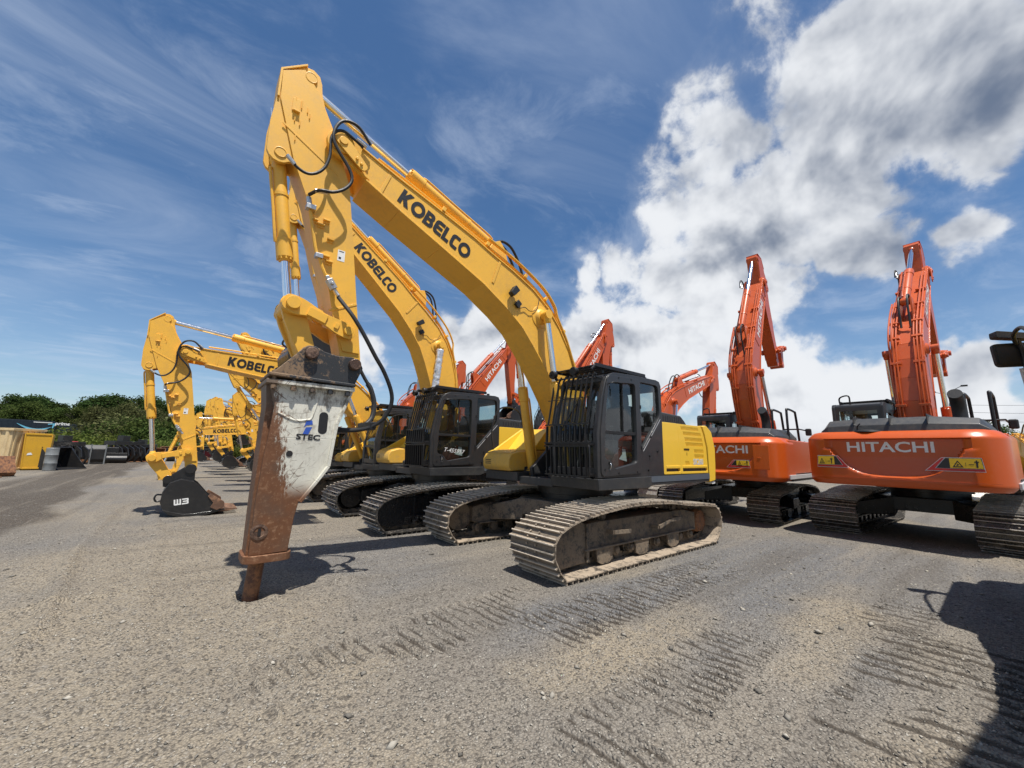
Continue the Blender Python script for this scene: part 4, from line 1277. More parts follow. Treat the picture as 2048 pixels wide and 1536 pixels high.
def upper_yellow(root, worn=False, guard=True, model=None, chalk=None, oval=False, roofguard=True):
    deck = MB()
    deck.prism([(1.08, 1.09), (1.11, 1.26), (-.22, 1.275), (-.34, 1.275), (-.34, 1.12), (-.22, 1.08)], .44, 1.465)
    deck.prism([(-.34, 1.12), (-.34, 1.275), (-2.48, 1.29), (-2.48, 1.13)], .44, 1.455)
    deck.box(-2.4, 1.05, -.44, .44, 1.06, 1.20); deck.box(-2.4, 1.10, -1.44, -.44, 1.10, 1.27)
    for sy in (.20, -.28): deck.prism([(-.35, 1.2), (.9, 1.15), (.95, 1.35), (.45, 1.75), (.20, 2.02), (.0, 2.0), (-.35, 1.5)], sy, sy + .08)
    deck.obj('deck', M['deck'], root, .012)
    st = MB(); st.prism([(-.20, 1.272), (-.36, 1.17), (-2.478, 1.18), (-2.478, 1.286)], 1.4555, 1.462); st.obj('deck_stripe', M['deck_blue'], root)
    pin = MB()
    for y in (.44, -.44):
        pin.cyl((BCF.x, y - .12, BCF.y), (BCF.x, y + .12, BCF.y), .09, n=16)
        for s_ in (-.13, .11): pin.prism([(BCF.x - .16, 1.10), (BCF.x + .14, 1.10), (BCF.x + .10, 1.36), (BCF.x - .08, 1.38)], y + s_, y + s_ + .02)
    pin.obj('cylinder_mount', M['deck'], root, .005)
    c = cab(root, guard, roofguard, chalk)
    # engine side: two doors with pressed vents
    y1 = 1.448
    body = MB()
    body.box(-2.42, -.76, .30, y1 - .14, 1.29, 2.20); body.obj('engine_bay', M['dark_in'], root)
    d1 = side_plate('engine_door', [round_poly([(-.765, 1.30), (-.765, 2.235), (-1.27, 2.235), (-1.32, 1.9), (-1.37, 1.30)], .02, 2), round_poly([(-.84, 1.335), (-.84, 1.40), (-1.33, 1.40), (-1.335, 1.335)], .01, 1)], y1, .03, M['yellow_body'], root, .006)
    holes = slits(-1.42, -2.12, 2.165, .075, 15) + slits(-1.50, -2.22, 2.065, .075, 15) + slits(-1.55, -2.27, 1.955, .08, 15) + slits(-1.58, -2.29, 1.86, .08, 15) + slits(-1.90, -2.30, 1.73, .08, 9) + slits(-1.91, -2.30, 1.63, .08, 9) + slits(-1.54, -1.70, 1.50, .08, 4)
    d2 = side_plate('engine_door', [round_poly([(-1.28, 2.235), (-1.33, 1.9), (-1.38, 1.30), (-2.45, 1.30), (-2.42, 1.8), (-2.33, 2.05), (-2.25, 2.20), (-2.2, 2.235)], .02, 2)] + holes + [round_poly([(-1.43, 1.335), (-1.43, 1.40), (-2.41, 1.40), (-2.415, 1.335)], .01, 1)], y1, .03, M['yellow_body'], root, .004)
    sl = MB(); sl.box(-1.34, -.83, y1 - .06, y1 - .032, 1.32, 1.41); sl.box(-2.42, -1.42, y1 - .06, y1 - .032, 1.32, 1.41); sl.obj('door_recess', M['deck'], root)
    ld = MB(); ld.prism([(-.84, 1.405), (-1.33, 1.405), (-1.33, 1.45), (-.84, 1.45)], y1 + .001, y1 + .014); ld.prism([(-1.43, 1.405), (-2.41, 1.405), (-2.41, 1.45), (-1.43, 1.45)], y1 + .001, y1 + .014); ld.obj('pressed_ledge', M['yellow_body'], root, .006)
    tri = MB(); tri.prism([(-.80, 2.02), (-1.03, 2.045), (-.83, 1.66), (-.80, 1.70)], y1 + .001, y1 + .003); tri.prism([(-.80, 2.06), (-1.08, 2.08), (-1.05, 2.06), (-.80, 2.035)], y1 + .0005, y1 + .002); tri.obj('side_flash', M['charcoal_light'], root, smooth=0)
    hdl = MB(); hdl.box(-1.50, -1.70, y1 + .001, y1 + .012, 1.75, 1.775); hdl.box(-1.60, -1.62, y1 + .001, y1 + .004, 1.64, 1.70); hdl.obj('door_latch', M['black_steel'], root)
    if oval:
        ov = MB(); ov.prism([(-1.20 + .075 * math.cos(a), 1.68 + .115 * math.sin(a)) for a in np.linspace(0, 2 * PI, 25)[:-1]], y1 + .001, y1 + .003); s_ = ov.obj('sticker', M['white_decal'], root)
        tm = text_mesh('10', .09, .02, .001); xform(tm, (-1.20, y1 + .0036, 1.72), (-1, 0, 0), (0, 0, 1)); add_obj('sticker_print', tm, M['blue_decal'], s_)
        b_ = MB(); b_.box(-1.24, -1.16, y1 + .0031, y1 + .0037, 1.655, 1.668); b_.box(-1.235, -1.165, y1 + .0031, y1 + .0037, 1.625, 1.638); b_.obj('sticker_print', M['blue_decal'], s_)
    else:
        ov = MB(); ov.prism([(-1.18 + .06 * math.cos(a), 1.76 + .15 * math.sin(a)) for a in np.linspace(0, 2 * PI, 25)[:-1]], y1 + .001, y1 + .004); ov.obj('filler_recess', M['black_steel'], root)
    if model:
        tm = text_mesh(model, .155, .035, .003, 1.0); xform(tm, (-2.05, y1 + .0045, 1.515), (-1, 0, 0), (0, 0, 1)); add_obj('lettering', tm, M['grey_decal'], root)
        tm = text_mesh(model, .155, .055, .002, 1.0); xform(tm, (-2.055, y1 + .002, 1.512), (-1, 0, 0), (0, 0, 1)); add_obj('lettering', tm, M['black_decal'], root)
    # right-hand body: tank, tool box with its sloping lid
    rb = MB()
    rb.box(-2.42, -.9, -1.44, -.35, 1.28, 2.15); rb.box(-.88, .22, -1.43, -.50, 1.28, 2.12)
    rb.obj('tank', M['yellow_body'], root, .04)
    tb = MB(); tb.prism([(.24, 1.28), (1.17, 1.28), (1.22, 1.36), (1.22, 1.50), (1.16, 1.60), (.95, 1.66), (.24, 1.68)], -1.40, -.56); tbo = tb.obj('tool_box', M['yellow_dirty'], root, .03)
    tl = MB(); tl.prism([(1.14, 1.615), (.96, 1.675), (.62, 1.69), (.62, 1.67), (.95, 1.655), (1.13, 1.60)], -1.34, -.62); tl.obj('tool_box_lid', M['yellow_dirty'], tbo)
    ts = MB()
    for k in range(3): ts.box(1.215, 1.224, -1.30, -1.12, 1.40 + k * .035, 1.415 + k * .035)
    ts.obj('vent_slot', M['black_steel'], tbo)
    sl = MB(); sl.prism([(1.10, 1.63), (.95, 1.68), (.20, 2.14), (.20, 2.06), (.55, 1.69)], -1.42, -1.36); sl.prism([(.60, 1.69), (.22, 1.69), (.22, 2.10)], -1.36, -.56); sl.obj('side_fender', M['yellow_body'], root, .01)
    rl = MB(); rl.tube([(.95, -1.40, 1.62), (1.0, -1.42, 2.1), (.8, -1.42, 2.55), (.3, -1.42, 2.55), (.1, -1.42, 2.12)], .018, 7); rl.obj('handrail', M['black_steel'], root)
    # hood with slotted cover
    hd = MB(); hd.prism([(-.78, 2.235), (-.78, 2.44), (-1.0, 2.485), (-1.92, 2.45), (-2.06, 2.36), (-2.20, 2.24)], -1.10, 1.20, [(-.78, 2.235), (-.78, 2.44), (-1.0, 2.485), (-1.92, 2.45), (-2.06, 2.36), (-2.20, 2.24)])
    ho = hd.obj('hood', M['deck_blue'] if False else M['deck'], root, .03)
    for r_ in range(2):
        for k in range(11):
            v_ = MB(); x = -1.08 - k * .085
            if r_ == 0: v_.box(x - .02, x + .02, .75, 1.08, 2.455 - k * .0028, 2.492 - k * .0034)
            else: v_.add([(x - .02, 1.197, 2.30), (x + .02, 1.197, 2.30), (x + .02, 1.197, 2.41), (x - .02, 1.197, 2.41), (x - .02, 1.204, 2.30), (x + .02, 1.204, 2.30), (x + .02, 1.204, 2.41), (x - .02, 1.204, 2.41)], [(0, 1, 2, 3), (7, 6, 5, 4), (0, 4, 5, 1), (1, 5, 6, 2), (2, 6, 7, 3), (3, 7, 4, 0)])
            v_.obj('vent_slot', M['black_decal'], ho)
    # counterweight, rounded at the rear
    cw = MB(); pr = [(-2.28, 2.25), (-2.42, 2.265), (-2.50, 2.25), (-2.68, 2.14), (-2.80, 1.79), (-2.78, 1.40), (-2.74, 1.14), (-2.50, 1.11), (-2.50, 1.30), (-2.47, 1.8), (-2.38, 2.05)]
    secs = []
    for y in (-1.46, -1.40, -1.1, -.5, 0, .5, 1.1, 1.40, 1.46):
        k = max(0, abs(y) - .5) / .96; secs.append([(p[0] - (.34 * (1 - k ** 2)) * (1 if p[0] < -2.55 else 0), p[1]) for p in pr])
    ys = (-1.46, -1.40, -1.1, -.5, 0, .5, 1.1, 1.40, 1.46)
    n = len(pr); vs = []
    for y, sct in zip(ys, secs): vs += [(p[0], y, p[1]) for p in sct]
    fs = [tuple(range(n)), tuple((len(ys) - 1) * n + i for i in range(n - 1, -1, -1))]
    for j in range(len(ys) - 1): fs += [(j * n + i, (j + 1) * n + i, (j + 1) * n + (i + 1) % n, j * n + (i + 1) % n) for i in range(n)]
    cw.add(vs, [f[::-1] for f in fs]); cw.obj('counterweight', M['yellow_body'], root, .02)
    bk = MB(); bk.box(-2.46, -2.2, -1.42, 1.42, 1.14, 2.22); bk.obj('counterweight_core', M['deck'], root)
    fl = MB(); fl.prism([(-2.60, 1.11), (-2.74, 1.13), (-2.76, 1.08), (-2.62, 1.07)], 1.30, 1.44); fl.obj('rub_strip', M['white_decal'], root)
    return c


def warning_decal(parent, origin, xd, flip=False, h=.17, xs=1.0):
    """long parallelogram: red frame, black wedge, yellow panel with triangle and figure"""
    s = -xs if flip else xs
    def put(nm, polys, mat, d):
        ms = []
        for pl in polys:
            q = [(s * p[0], p[1]) for p in pl]
            ms.append(flat_mesh(nm, [q] if not isinstance(pl[0][0], (list, tuple)) else [[(s * a[0], a[1]) for a in l] for l in pl], .002))
        me = merge_meshes(nm, ms); xform(me, Vector(origin) + Vector(xd).cross(Vector((0, 0, 1))) * d, xd, (0, 0, 1)); return add_obj(nm, me, mat, parent)
    top = h * .5
    a = put('decal_border', [[(-.46, -top), (.42, -top), (.39, top), (-.18, top)]], M['grey_decal'], .004)
    put('decal_red', [[(-.435, -top + .01), (.41, -top + .01), (.405, -top + .05), (-.30, -top + .05), (-.14, top - .01), (-.18, top - .01)]], M['red_decal'], .006)
    put('decal_black', [[(-.28, -top + .055), (.40, -top + .055), (.385, top - .01), (-.125, top - .01)]], M['black_decal'], .0065)
    put('decal_yellow', [[(-.07, -top + .06), (.395, -top + .06), (.375, top - .015), (-.07, top - .015)]], M['yellow_decal'], .009)
    T = [(-.035, -.035), (.125, -.035), (.045, .055)]; Ti = [(-.005, -.022), (.095, -.022), (.045, .035)]
    fx = (lambda v: (v - .32) * xs) if flip else (lambda v: v * xs)
    ms = [flat_mesh('x', [[(fx(p[0]), p[1] * 1.3) for p in T], [(fx(p[0]), p[1] * 1.3) for p in Ti]], .002)]
    for pl in ([(.02, -.015), (.05, -.015), (.06, .005), (.04, .01)], [(.20, .0), (.27, .0), (.27, .008), (.20, .008)], [(.30, -.035), (.325, -.035), (.33, .03), (.345, .03), (.345, .045), (.325, .045), (.322, .06), (.305, .06), (.302, .045), (.28, .045), (.28, .03), (.298, .03)],
               [(.155, -.02), (.16, -.02), (.16, .03), (.155, .03)]):
        ms.append(flat_mesh('x', [[(fx(p[0]), p[1] * 1.3) for p in pl]], .002))
    me = merge_meshes('decal_print', ms); xform(me, Vector(origin) + Vector(xd).cross(Vector((0, 0, 1))) * .0105, xd, (0, 0, 1)); add_obj('decal_print', me, M['black_decal'], parent)


def counterweight_orange(root, half=1.44, xr=-3.15, xf=-2.0, z0=1.10, z1=2.17, recess=True):
    """cast counterweight: flat rear, rounded corners, rolled top edge, curved tray pressed into the back"""
    Rr = .50
    plan = []           # (x, y, nx, ny) from front left round the back to front right
    for x in np.linspace(xf, xr + Rr, 5)[:-1]: plan.append((x, half, 0, 1))
    for i in range(9):
        a = R(90 + 90 * i / 8); plan.append((xr + Rr + Rr * math.cos(a), half - Rr + Rr * math.sin(a), math.cos(a), math.sin(a)))
    for y in np.linspace(half - Rr, -(half - Rr), 61)[1:-1]: plan.append((xr, y, -1, 0))
    for i in range(9):
        a = R(180 + 90 * i / 8); plan.append((xr + Rr + Rr * math.cos(a), -(half - Rr) + Rr * math.sin(a), math.cos(a), math.sin(a)))
    for x in np.linspace(xr + Rr, xf, 5)[1:]: plan.append((x, -half, 0, -1))
    H = z1 - z0; rows = []
    for t in [0, .01, .03, .06, .09] + list(np.linspace(.12, .86, 32)) + [.88, .90, .93, .96, .985, 1.0]:
        ins = 0
        if t < .09: ins = .07 * (1 - t / .09) ** 1.6
        if t > .86: ins = .13 * ((t - .86) / .14) ** 1.2
        if t > .97: ins += .08 * ((t - .97) / .03) ** 2
        rows.append((z0 + H * t, ins, t))
    vs = []; nP = len(plan)
    for (z, ins, t) in rows:
        for (x, y, nx, ny) in plan:
            dd = 0
            if recess and nx < -.9:
                yy = abs(y) / (half * .70)
                lim = .17 + .62 * min(1, yy) ** 3.4            # lower edge of the tray
                e = min((t - lim) / .035, (.86 - t) / .012, (1.02 - yy) / .04)
                e = max(0, min(1, e)); dd = .085 * e * e * (3 - 2 * e)
                dd *= 1 if t > .52 else max(.55, 1 - (.52 - t) * 1.3)
            k = -ins - dd
            dip = -.07 * min(1, max(0, (x - xr - .2) / 1.0)) * (1 - t) * 0
            vs.append((x + nx * k, y + ny * k, z + dip))
    fs = []
    for j in range(len(rows) - 1):
        fs += [(j * nP + i, j * nP + i + 1, (j + 1) * nP + i + 1, (j + 1) * nP + i) for i in range(nP - 1)]
    fs.append(tuple(range(nP - 1, -1, -1))); fs.append(tuple((len(rows) - 1) * nP + i for i in range(nP)))
    fs += [(j * nP, (j + 1) * nP, (j + 1) * nP + nP - 1, j * nP + nP - 1) for j in range(len(rows) - 1)]
    b = MB(); b.add(vs, fs)
    return b.obj('counterweight', M['orange_body'], root, smooth=40)


def upper_orange(root, big=True, decals=True, door=False, sc_text=1.0):
    deck = MB()
    deck.box(-2.3, 1.10, -1.44, -.44, 1.10, 1.26); deck.box(-2.3, 1.10, .44, 1.46, 1.10, 1.26); deck.box(-2.4, 1.0, -.44, .44, 1.06, 1.20)
    for sy in (.20, -.28): deck.prism([(-.35, 1.2), (.9, 1.15), (.95, 1.35), (.45, 1.75), (.20, 2.02), (.0, 2.0), (-.35, 1.5)], sy, sy + .08)
    for y in (.44, -.44): deck.cyl((BCF.x, y - .12, BCF.y), (BCF.x, y + .12, BCF.y), .09, n=16)
    deck.obj('deck', M['deck'], root, .012)
    c = cab(root, False, True)
    cw = counterweight_orange(root)
    sd = MB()
    sd.box(-2.35, -.76, .35, 1.43, 1.27, 2.12); sd.box(-2.35, .2, -1.42, -.35, 1.27, 2.12)
    sdo = sd.obj('side_body', M['orange_body'], root, .03)
    sp = MB()
    for sy in (1, -1):
        sp.prism([(-2.6, 1.16), (-2.6, 1.26), (1.05, 1.26), (1.05, 1.16)], *sorted((sy * 1.44, sy * 1.475)))
    sp.obj('side_strip', M['grey_decal'], root, .005)
    # grey engine hood across the top
    hd = MB()
    prof = [(-2.95, 2.14), (-2.92, 2.30), (-2.74, 2.44), (-1.0, 2.47), (-.8, 2.40), (-.8, 2.14)]
    sec = []
    ys = (-1.26, -1.14, -.55, -.5, .5, .55, 1.0, 1.16)
    sc = (.25, .82, 1, 1.0, 1.0, 1, .9, .3); n = len(prof); vs = []
    for y, k in zip(ys, sc): vs += [(p[0] + (.12 if k < .9 and p[0] < -2.5 else 0), y, 2.14 + (p[1] - 2.14) * k) for p in prof]
    fs = [tuple(range(n - 1, -1, -1)), tuple((len(ys) - 1) * n + i for i in range(n))]
    for j in range(len(ys) - 1): fs += [(j * n + i, j * n + (i + 1) % n, (j + 1) * n + (i + 1) % n, (j + 1) * n + i) for i in range(n)]
    hd.add(vs, fs); ho = hd.obj('hood', M['charcoal_light'] if False else M['deck'], root, .02)
    gp = MB()
    for y in (-.52, .0, .55): gp.box(-2.96, -.9, y - .006, y + .006, 2.3, 2.476)
    gp.obj('hood_seam', M['black_decal'], ho)
    ex = MB(); ex.tube([(-1.9, -.85, 2.3), (-1.9, -.85, 2.62), (-2.0, -.85, 2.80), (-2.18, -.85, 2.90)], .105, 16); ex.obj('exhaust_stack', M['rubber'], root)
    ant = MB(); ant.lathe([(0, .24), (.02, .23), (.05, .12), (.06, .05)], (-2.85, .35, 2.16), (0, 0, 1), 20); ant.tube([(-2.9, .48, 2.16), (-2.95, .5, 2.26), (-2.98, .44, 2.33)], .012, 6); ant.obj('rear_camera', M['rubber'], root)
    rl = MB()
    for y in (-1.36, -1.02):
        rl.tube([(-1.5, y + .12, 2.12), (-1.5, y + .12, 2.86), (-1.4, y + .12, 2.97), (-.75, y + .12, 2.95), (-.62, y + .12, 2.86), (-.45, y + .12, 2.14)], .03, 8, k=3)
    rl.tube([(-.92, -1.36, 2.45), (-.92, -1.02, 2.45)], .02, 6); rl.tube([(-.1, -1.36, 2.45), (-.92, -1.36, 2.45)], .018, 6)
    rl.tube([(-.62, 1.30, 2.96), (-.62, 1.30, 3.16), (-.62, 1.12, 3.20), (-.62, 1.1, 2.98)], .018, 6)
    rl.obj('handrail', M['black_steel'], root)
    mr = MB(); mr.box(-.3, -.2, -1.50, -1.36, 2.30, 2.50); mr.obj('side_mirror', M['rubber'], root, .03)
    # name and warning panels on the back
    sm_ = MB(); sm_.box(-3.155, -3.147, -1.30, 1.30, 1.245, 1.251); sm_.obj('casting_seam', M['red'] if 'red' in M else M['orange'], cw)
    for y_ in (-.55, .55):
        e_ = MB(); e_.lathe([(0, .07), (.02, .07), (.03, .05), (.03, .02)], (-2.75, y_, 2.155), (0, 0, 1), 14); e_.obj('lifting_plug', M['black_steel'], cw)
    w = 1.25
    me = HWORD.copy()
    for v in me.vertices: v.co *= w; v.co.z *= .8
    xform(me, (-3.15 + .085 - .004, .05 if big else -.10, 1.845), (0, -1, 0), (0, 0, 1)); add_obj('lettering', me, M['white_decal'], cw)
    if big:
        warning_decal(cw, (-3.15, -.80, 1.555), (0, -1, 0), False, .24, .82); warning_decal(cw, (-3.15, .93, 1.555), (0, -1, 0), True, .24, .60)
    else:
        warning_decal(cw, (-3.15, -.52, 1.50), (0, -1, 0), False, .19, .62)
        dd = MB(); dd.box(-3.163, -3.13, -1.20, -.86, 1.38, 1.96); dd.box(-3.17, -3.16, -1.02, -.95, 1.64, 1.67); dd.obj('service_door', M['orange_body'], cw, .012)
    return c


def assemble(name, label, group, colour, loc, heading, s, ba, aa, at, muddy=False, tool='bucket', detail=True, wrap=False, shoe=.80, gauge=1.295, shift=0.0, **kw):
    root = empty(name, loc, heading); root.scale = (s, s, s)
    tag(root, label, 'excavator', group)
    tracks(root, shoe, muddy, detail, gauge, shift)
    if colour == 'yellow': upper_yellow(root, **kw); paint = M['yellow']
    else: upper_orange(root, **kw); paint = M['orange']
    P = {}
    P['boom'] = boom_parts(root, paint, None); boom_letters(P['boom'], 'K' if colour == 'yellow' else 'H')
    P['arm'] = arm_parts(root, paint)
    P['rocker'], P['blink'] = linkage(root, paint)
    P['bc'], P['bc_rod'] = cylinder(root, 'bucket_cylinder', paint, 1.30, .082, .050)
    P['ac'], P['ac_rod'] = cylinder(root, 'arm_cylinder', paint, 1.80, .095, .058)
    P['bm_l'], P['bm_rod_l'] = cylinder(root, 'boom_cylinder', paint, 1.62, .085, .055, wrap)
    P['bm_r'], P['bm_rod_r'] = cylinder(root, 'boom_cylinder', paint, 1.62, .085, .055, wrap)
    tl = None
    if tool == 'breaker':
        tl = empty('hydraulic_breaker'); tl.parent = root; breaker(tl)
    elif tool:
        tl = empty('bucket'); tl.parent = root; bucket(tl, mark=(tool == 'marked'))
    P['tool'] = tl
    P['breaker'] = root if tool == 'breaker' else None
    pose(P, R(ba), R(aa), R(at))
    root_parts[root.name] = P
    return root


root_parts = {}


def copy_tree(o, parent=None, mp=None):
    c = o.copy(); COL.objects.link(c); c.parent = parent
    if mp is not None: mp[o.name] = c
    for ch in list(o.children): copy_tree(ch, c, mp)
    return c


def copy_machine(src, label, group, loc, heading, s, ba, aa, at):
    mp = {}
    root = copy_tree(src, None, mp)
    root.location = loc; root.rotation_euler = (0, 0, heading); root.scale = (s, s, s)
    root['label'] = label; root['group'] = group
    P = {k: (mp[o.name] if o is not None else None) for k, o in root_parts[src.name].items()}
    root_parts[root.name] = P
    pose(P, R(ba), R(aa), R(at))
    return root


G_Y = 'yellow excavators parked in a row'


def breaker_hoses(root):
    hs = MB()
    hs.tube([(4.70, .25, 3.53), (4.64, .33, 3.42), (4.55, .42, 3.27), (4.41, .45, 3.06), (4.24, .45, 2.80), (4.11, .44, 2.62), (3.99, .42, 2.39), (3.965, .40, 2.22), (4.02, .36, 2.05), (4.12, .30, 1.94), (4.25, .22, 1.88), (4.44, .12, 1.86), (4.62, .05, 1.88)], .026, 10)
    hs.obj('hose', M['rubber'], root)
    hs = MB()
    hs.tube([(4.70, -.25, 3.53), (4.60, -.33, 3.40), (4.42, -.40, 3.10), (4.22, -.40, 2.88), (4.08, -.38, 2.65), (3.98, -.35, 2.48), (3.93, -.32, 2.28), (3.96, -.28, 2.08), (4.08, -.22, 1.94), (4.22, -.15, 1.89), (4.44, -.05, 1.88), (4.62, -.03, 1.90)], .026, 10)
    hs.obj('hose', M['rubber'], root)
    sl = MB(); sl.tube([(4.03, -.37, 2.57), (3.98, -.35, 2.48), (3.93, -.32, 2.28), (3.96, -.28, 2.08), (4.06, -.23, 1.96)], .036, 10); sl.obj('hose_sleeve', M['rubber'], root)
    tie = MB(); tie.box(4.10, 4.18, -.2, .3, 1.88, 1.98); tie.obj('hose_clamp', M['black_steel'], root, .01)


G_O = 'orange excavators parked in a row'
e1 = assemble('yellow_excavator', 'muddy yellow excavator in front with a rusty cream hydraulic breaker standing on the gravel', G_Y, 'yellow', (0, 0, 0), 0, 1, 0, 0, 0, muddy=True, tool='breaker', shoe=.87, guard=True, model='SK260', oval=True)
breaker_hoses(e1)
e2 = assemble('yellow_excavator', 'yellow excavator with clean black tracks and silver wrapped boom cylinders, caged cab with chalk number', G_Y, 'yellow', (.74, -3.95, 0), 0, 1, 19, 0, 40, tool='bucket', shoe=.86, wrap=True, guard=True, chalk='T-455957')
e3 = assemble('yellow_excavator', 'yellow excavator with low boom and black bucket marked with a white monogram', G_Y, 'yellow', (.78, -7.24, 0), 0, .95, -17.1, -1.5, 0, muddy=True, tool='marked', shoe=.74, guard=False)
h1 = assemble('orange_excavator', 'orange excavator seen square from behind with hitched boom, nearest on the right', G_O, 'orange', (-7.9, 4.1, 0), R(177.5), 1.02, 23, 21.7, 30, tool=None, shoe=.86, gauge=1.26, big=True)
h2 = assemble('orange_excavator', 'orange excavator with square service door in its counterweight, behind the caged yellow one', G_O, 'orange', (-7.6, .55, 0), R(183), .98, 40, 33, 30, tool=None, shoe=.74, gauge=1.22, shift=.50, big=False)
# the same kinds further off: shoes joined, as they are too small to tell apart
f1 = assemble('yellow_excavator', 'yellow excavator half hidden behind the breaker, dark cab side with white model number', G_Y, 'yellow', (.10, -10.9, 0), 0, .86, 2, -30, -20, tool='bucket', detail=False, shoe=.70, guard=False)
far_y = [
    (.50, -14.0, .80, 1, -27, -18, 'compact yellow excavator with upright arm seen under the low boom of the marked one'),
    (-.30, -17.0, .76, -12, -8, -8, 'compact yellow excavator, second after the one with the upright arm'),
    (1.05, -19.6, .76, -28, 24, 10, 'compact yellow excavator with level boom across the row and arm reaching back'),
    (.05, -22.4, .78, -12, -4, 0, 'compact yellow excavator directly beyond the one with the level boom'),
    (.35, -25.4, .78, -8, 2, -5, 'compact yellow excavator, second beyond the one with the level boom'),
    (-.2, -28.6, .80, -10, -2, 0, 'compact yellow excavator, third beyond the one with the level boom'),
    (.1, -32.2, .84, -6, 0, 0, 'yellow excavator behind the compact ones, fourth from the far end of the row'),
    (-.6, -35.6, .80, 6, -10, 0, 'yellow excavator with slightly raised boom, third from the far end of the row'),
    (.2, -39.2, .84, -14, 4, 0, 'yellow excavator with low boom, second from the far end of the row'),
    (-.5, -43.0, .86, -3, -6, 0, 'last yellow excavator at the far end of the row'),
]
for (x, y, s, ba, aa, at, lab) in far_y:
    copy_machine(f1, lab, G_Y, (x, y, 0), R(rng.normal(0, 1.0)), s, ba, aa, at)
copy_machine(f1, 'small yellow machine glimpsed past the corner of the nearest orange counterweight', G_Y, (-15.6, 5.5, 0), R(8), .74, -36, 10, 0)
h3 = assemble('orange_excavator', 'orange excavator with low level boom right of the caged cab, white name near its elbow', G_O, 'orange', (-7.97, -3.2, 0), R(178), .93, -.9, -.5, 0, tool='bucket', detail=False, shoe=.74, gauge=1.26, big=False)
far_o = [
    (-7.25, -6.3, 178, .93, 36, 7, 0, 'orange excavator whose steep arm rises just over the front cab roof'),
    (-4.5, -10.8, 180, .93, 30, 16, 0, 'orange excavator with steep boom standing between the two caged cabs'),
    (-2.6, -15.2, 180, .93, 14, 0, 0, 'orange excavator mostly hidden behind the boom with silver wrapped cylinders'),
    (-8.6, -18.5, 180, .90, -28, -30, 0, 'orange excavator with level boom low behind the grey louvred hoods'),
    (-11.5, -14.0, 182, .88, -12, -10, 0, 'orange excavator folded low behind the near boom cylinder'),
]
for (x, y, hd, s, ba, aa, at, lab) in far_o:
    copy_machine(h3, lab, G_O, (x, y, 0), R(hd), s, ba, aa, at)
g1 = copy_machine(h3, 'dark grey excavator whose boom stands between the orange arms behind the near boom foot', 'excavators behind the orange row', (-15.5, -17.5, 0), R(181), .95, 30, 50, 0)


def recolour(o, mp):
    if o.type == 'MESH':
        for sl in o.material_slots:
            if sl.material and sl.material.name in mp:
                nm = mp[sl.material.name]; sl.link = 'OBJECT'; sl.material = nm
    for c in o.children: recolour(c, mp)


recolour(g1, {M['orange'].name: M['deck'], M['orange_body'].name: M['deck']})
g1.name = 'grey_excavator'

# the machine beside the camera: only its mirror reaches into the picture, its shadow lies on the gravel
n0 = copy_machine(e2, 'yellow excavator beside the camera, black mirror and lamp showing at the right edge', G_Y, (-.15, 7.14, 0), 0, 1, 3, 0, 0)
for ch in list(n0.children):
    if ch.name.startswith('handrail'):
        bpy.data.objects.remove(ch, do_unlink=True)
eh = MB(); eh.prism([(-2.35, 2.12), (.10, 2.12), (.02, 2.80), (-.25, 2.98), (-2.1, 2.98), (-2.3, 2.85)], -1.44, -.40); eh.obj('shadow_block', M['yellow_body'], n0, .05)  # unseen block added on the tank to cast the cab-high shadow on the gravel
mb = MB()
mb.tube([(-1.27, -1.50, 2.72), (-1.25, -1.50, 2.90), (-1.22, -1.52, 3.05)], .02, 8)
mb.tube([(-.25, -1.38, 2.12), (-.28, -1.42, 2.5), (-.36, -1.46, 2.9), (-.7, -1.5, 3.08), (-1.05, -1.55, 3.08), (-1.22, -1.54, 3.00)], .020, 8)
mb.tube([(-.28, -1.42, 2.5), (-.6, -1.45, 2.52), (-.98, -1.44, 2.45)], .018, 8)
brk = mb.obj('mirror_bracket', M['rubber'], n0)
mp_ = MB(); mp_.tube([(-1.27, -1.53, 2.72), (-1.27, -1.51, 2.45), (-1.22, -1.47, 2.15), (-1.20, -1.44, 1.9)], .022, 8); mp_.obj('mirror_post', M['grey_decal'], n0)
mm = MB()
mm.prism(round_poly([(-.17, -.14), (.17, -.14), (.19, .14), (-.19, .14)], .05, 4), -.045, .0)
mm.prism(round_poly([(-.145, -.115), (.145, -.115), (.16, .115), (-.16, .115)], .04, 4), .0, .006)
mo = mm.mesh('side_mirror'); mo.transform(Matrix.Translation((-1.25, -1.555, 2.885)) @ Matrix.Rotation(R(-62), 4, 'Z'))
add_obj('side_mirror', mo, M['rubber'], n0, .012)
lb = MB(); lb.prism(round_poly([(-.16, -.02), (.14, -.05), (.16, .03), (-.15, .05)], .02, 3), -.06, .06)
lo_ = lb.mesh('work_lamp'); lo_.transform(Matrix.Translation((-1.22, -1.57, 3.10)) @ Matrix.Rotation(R(-62), 4, 'Z') @ Matrix.Rotation(R(-14), 4, 'Y'))
add_obj('work_lamp', lo_, M['rubber'], n0, .008)

# ------------------------------------------------------------------ ground
ROADX0, ROADX1 = 8.2, 10.9


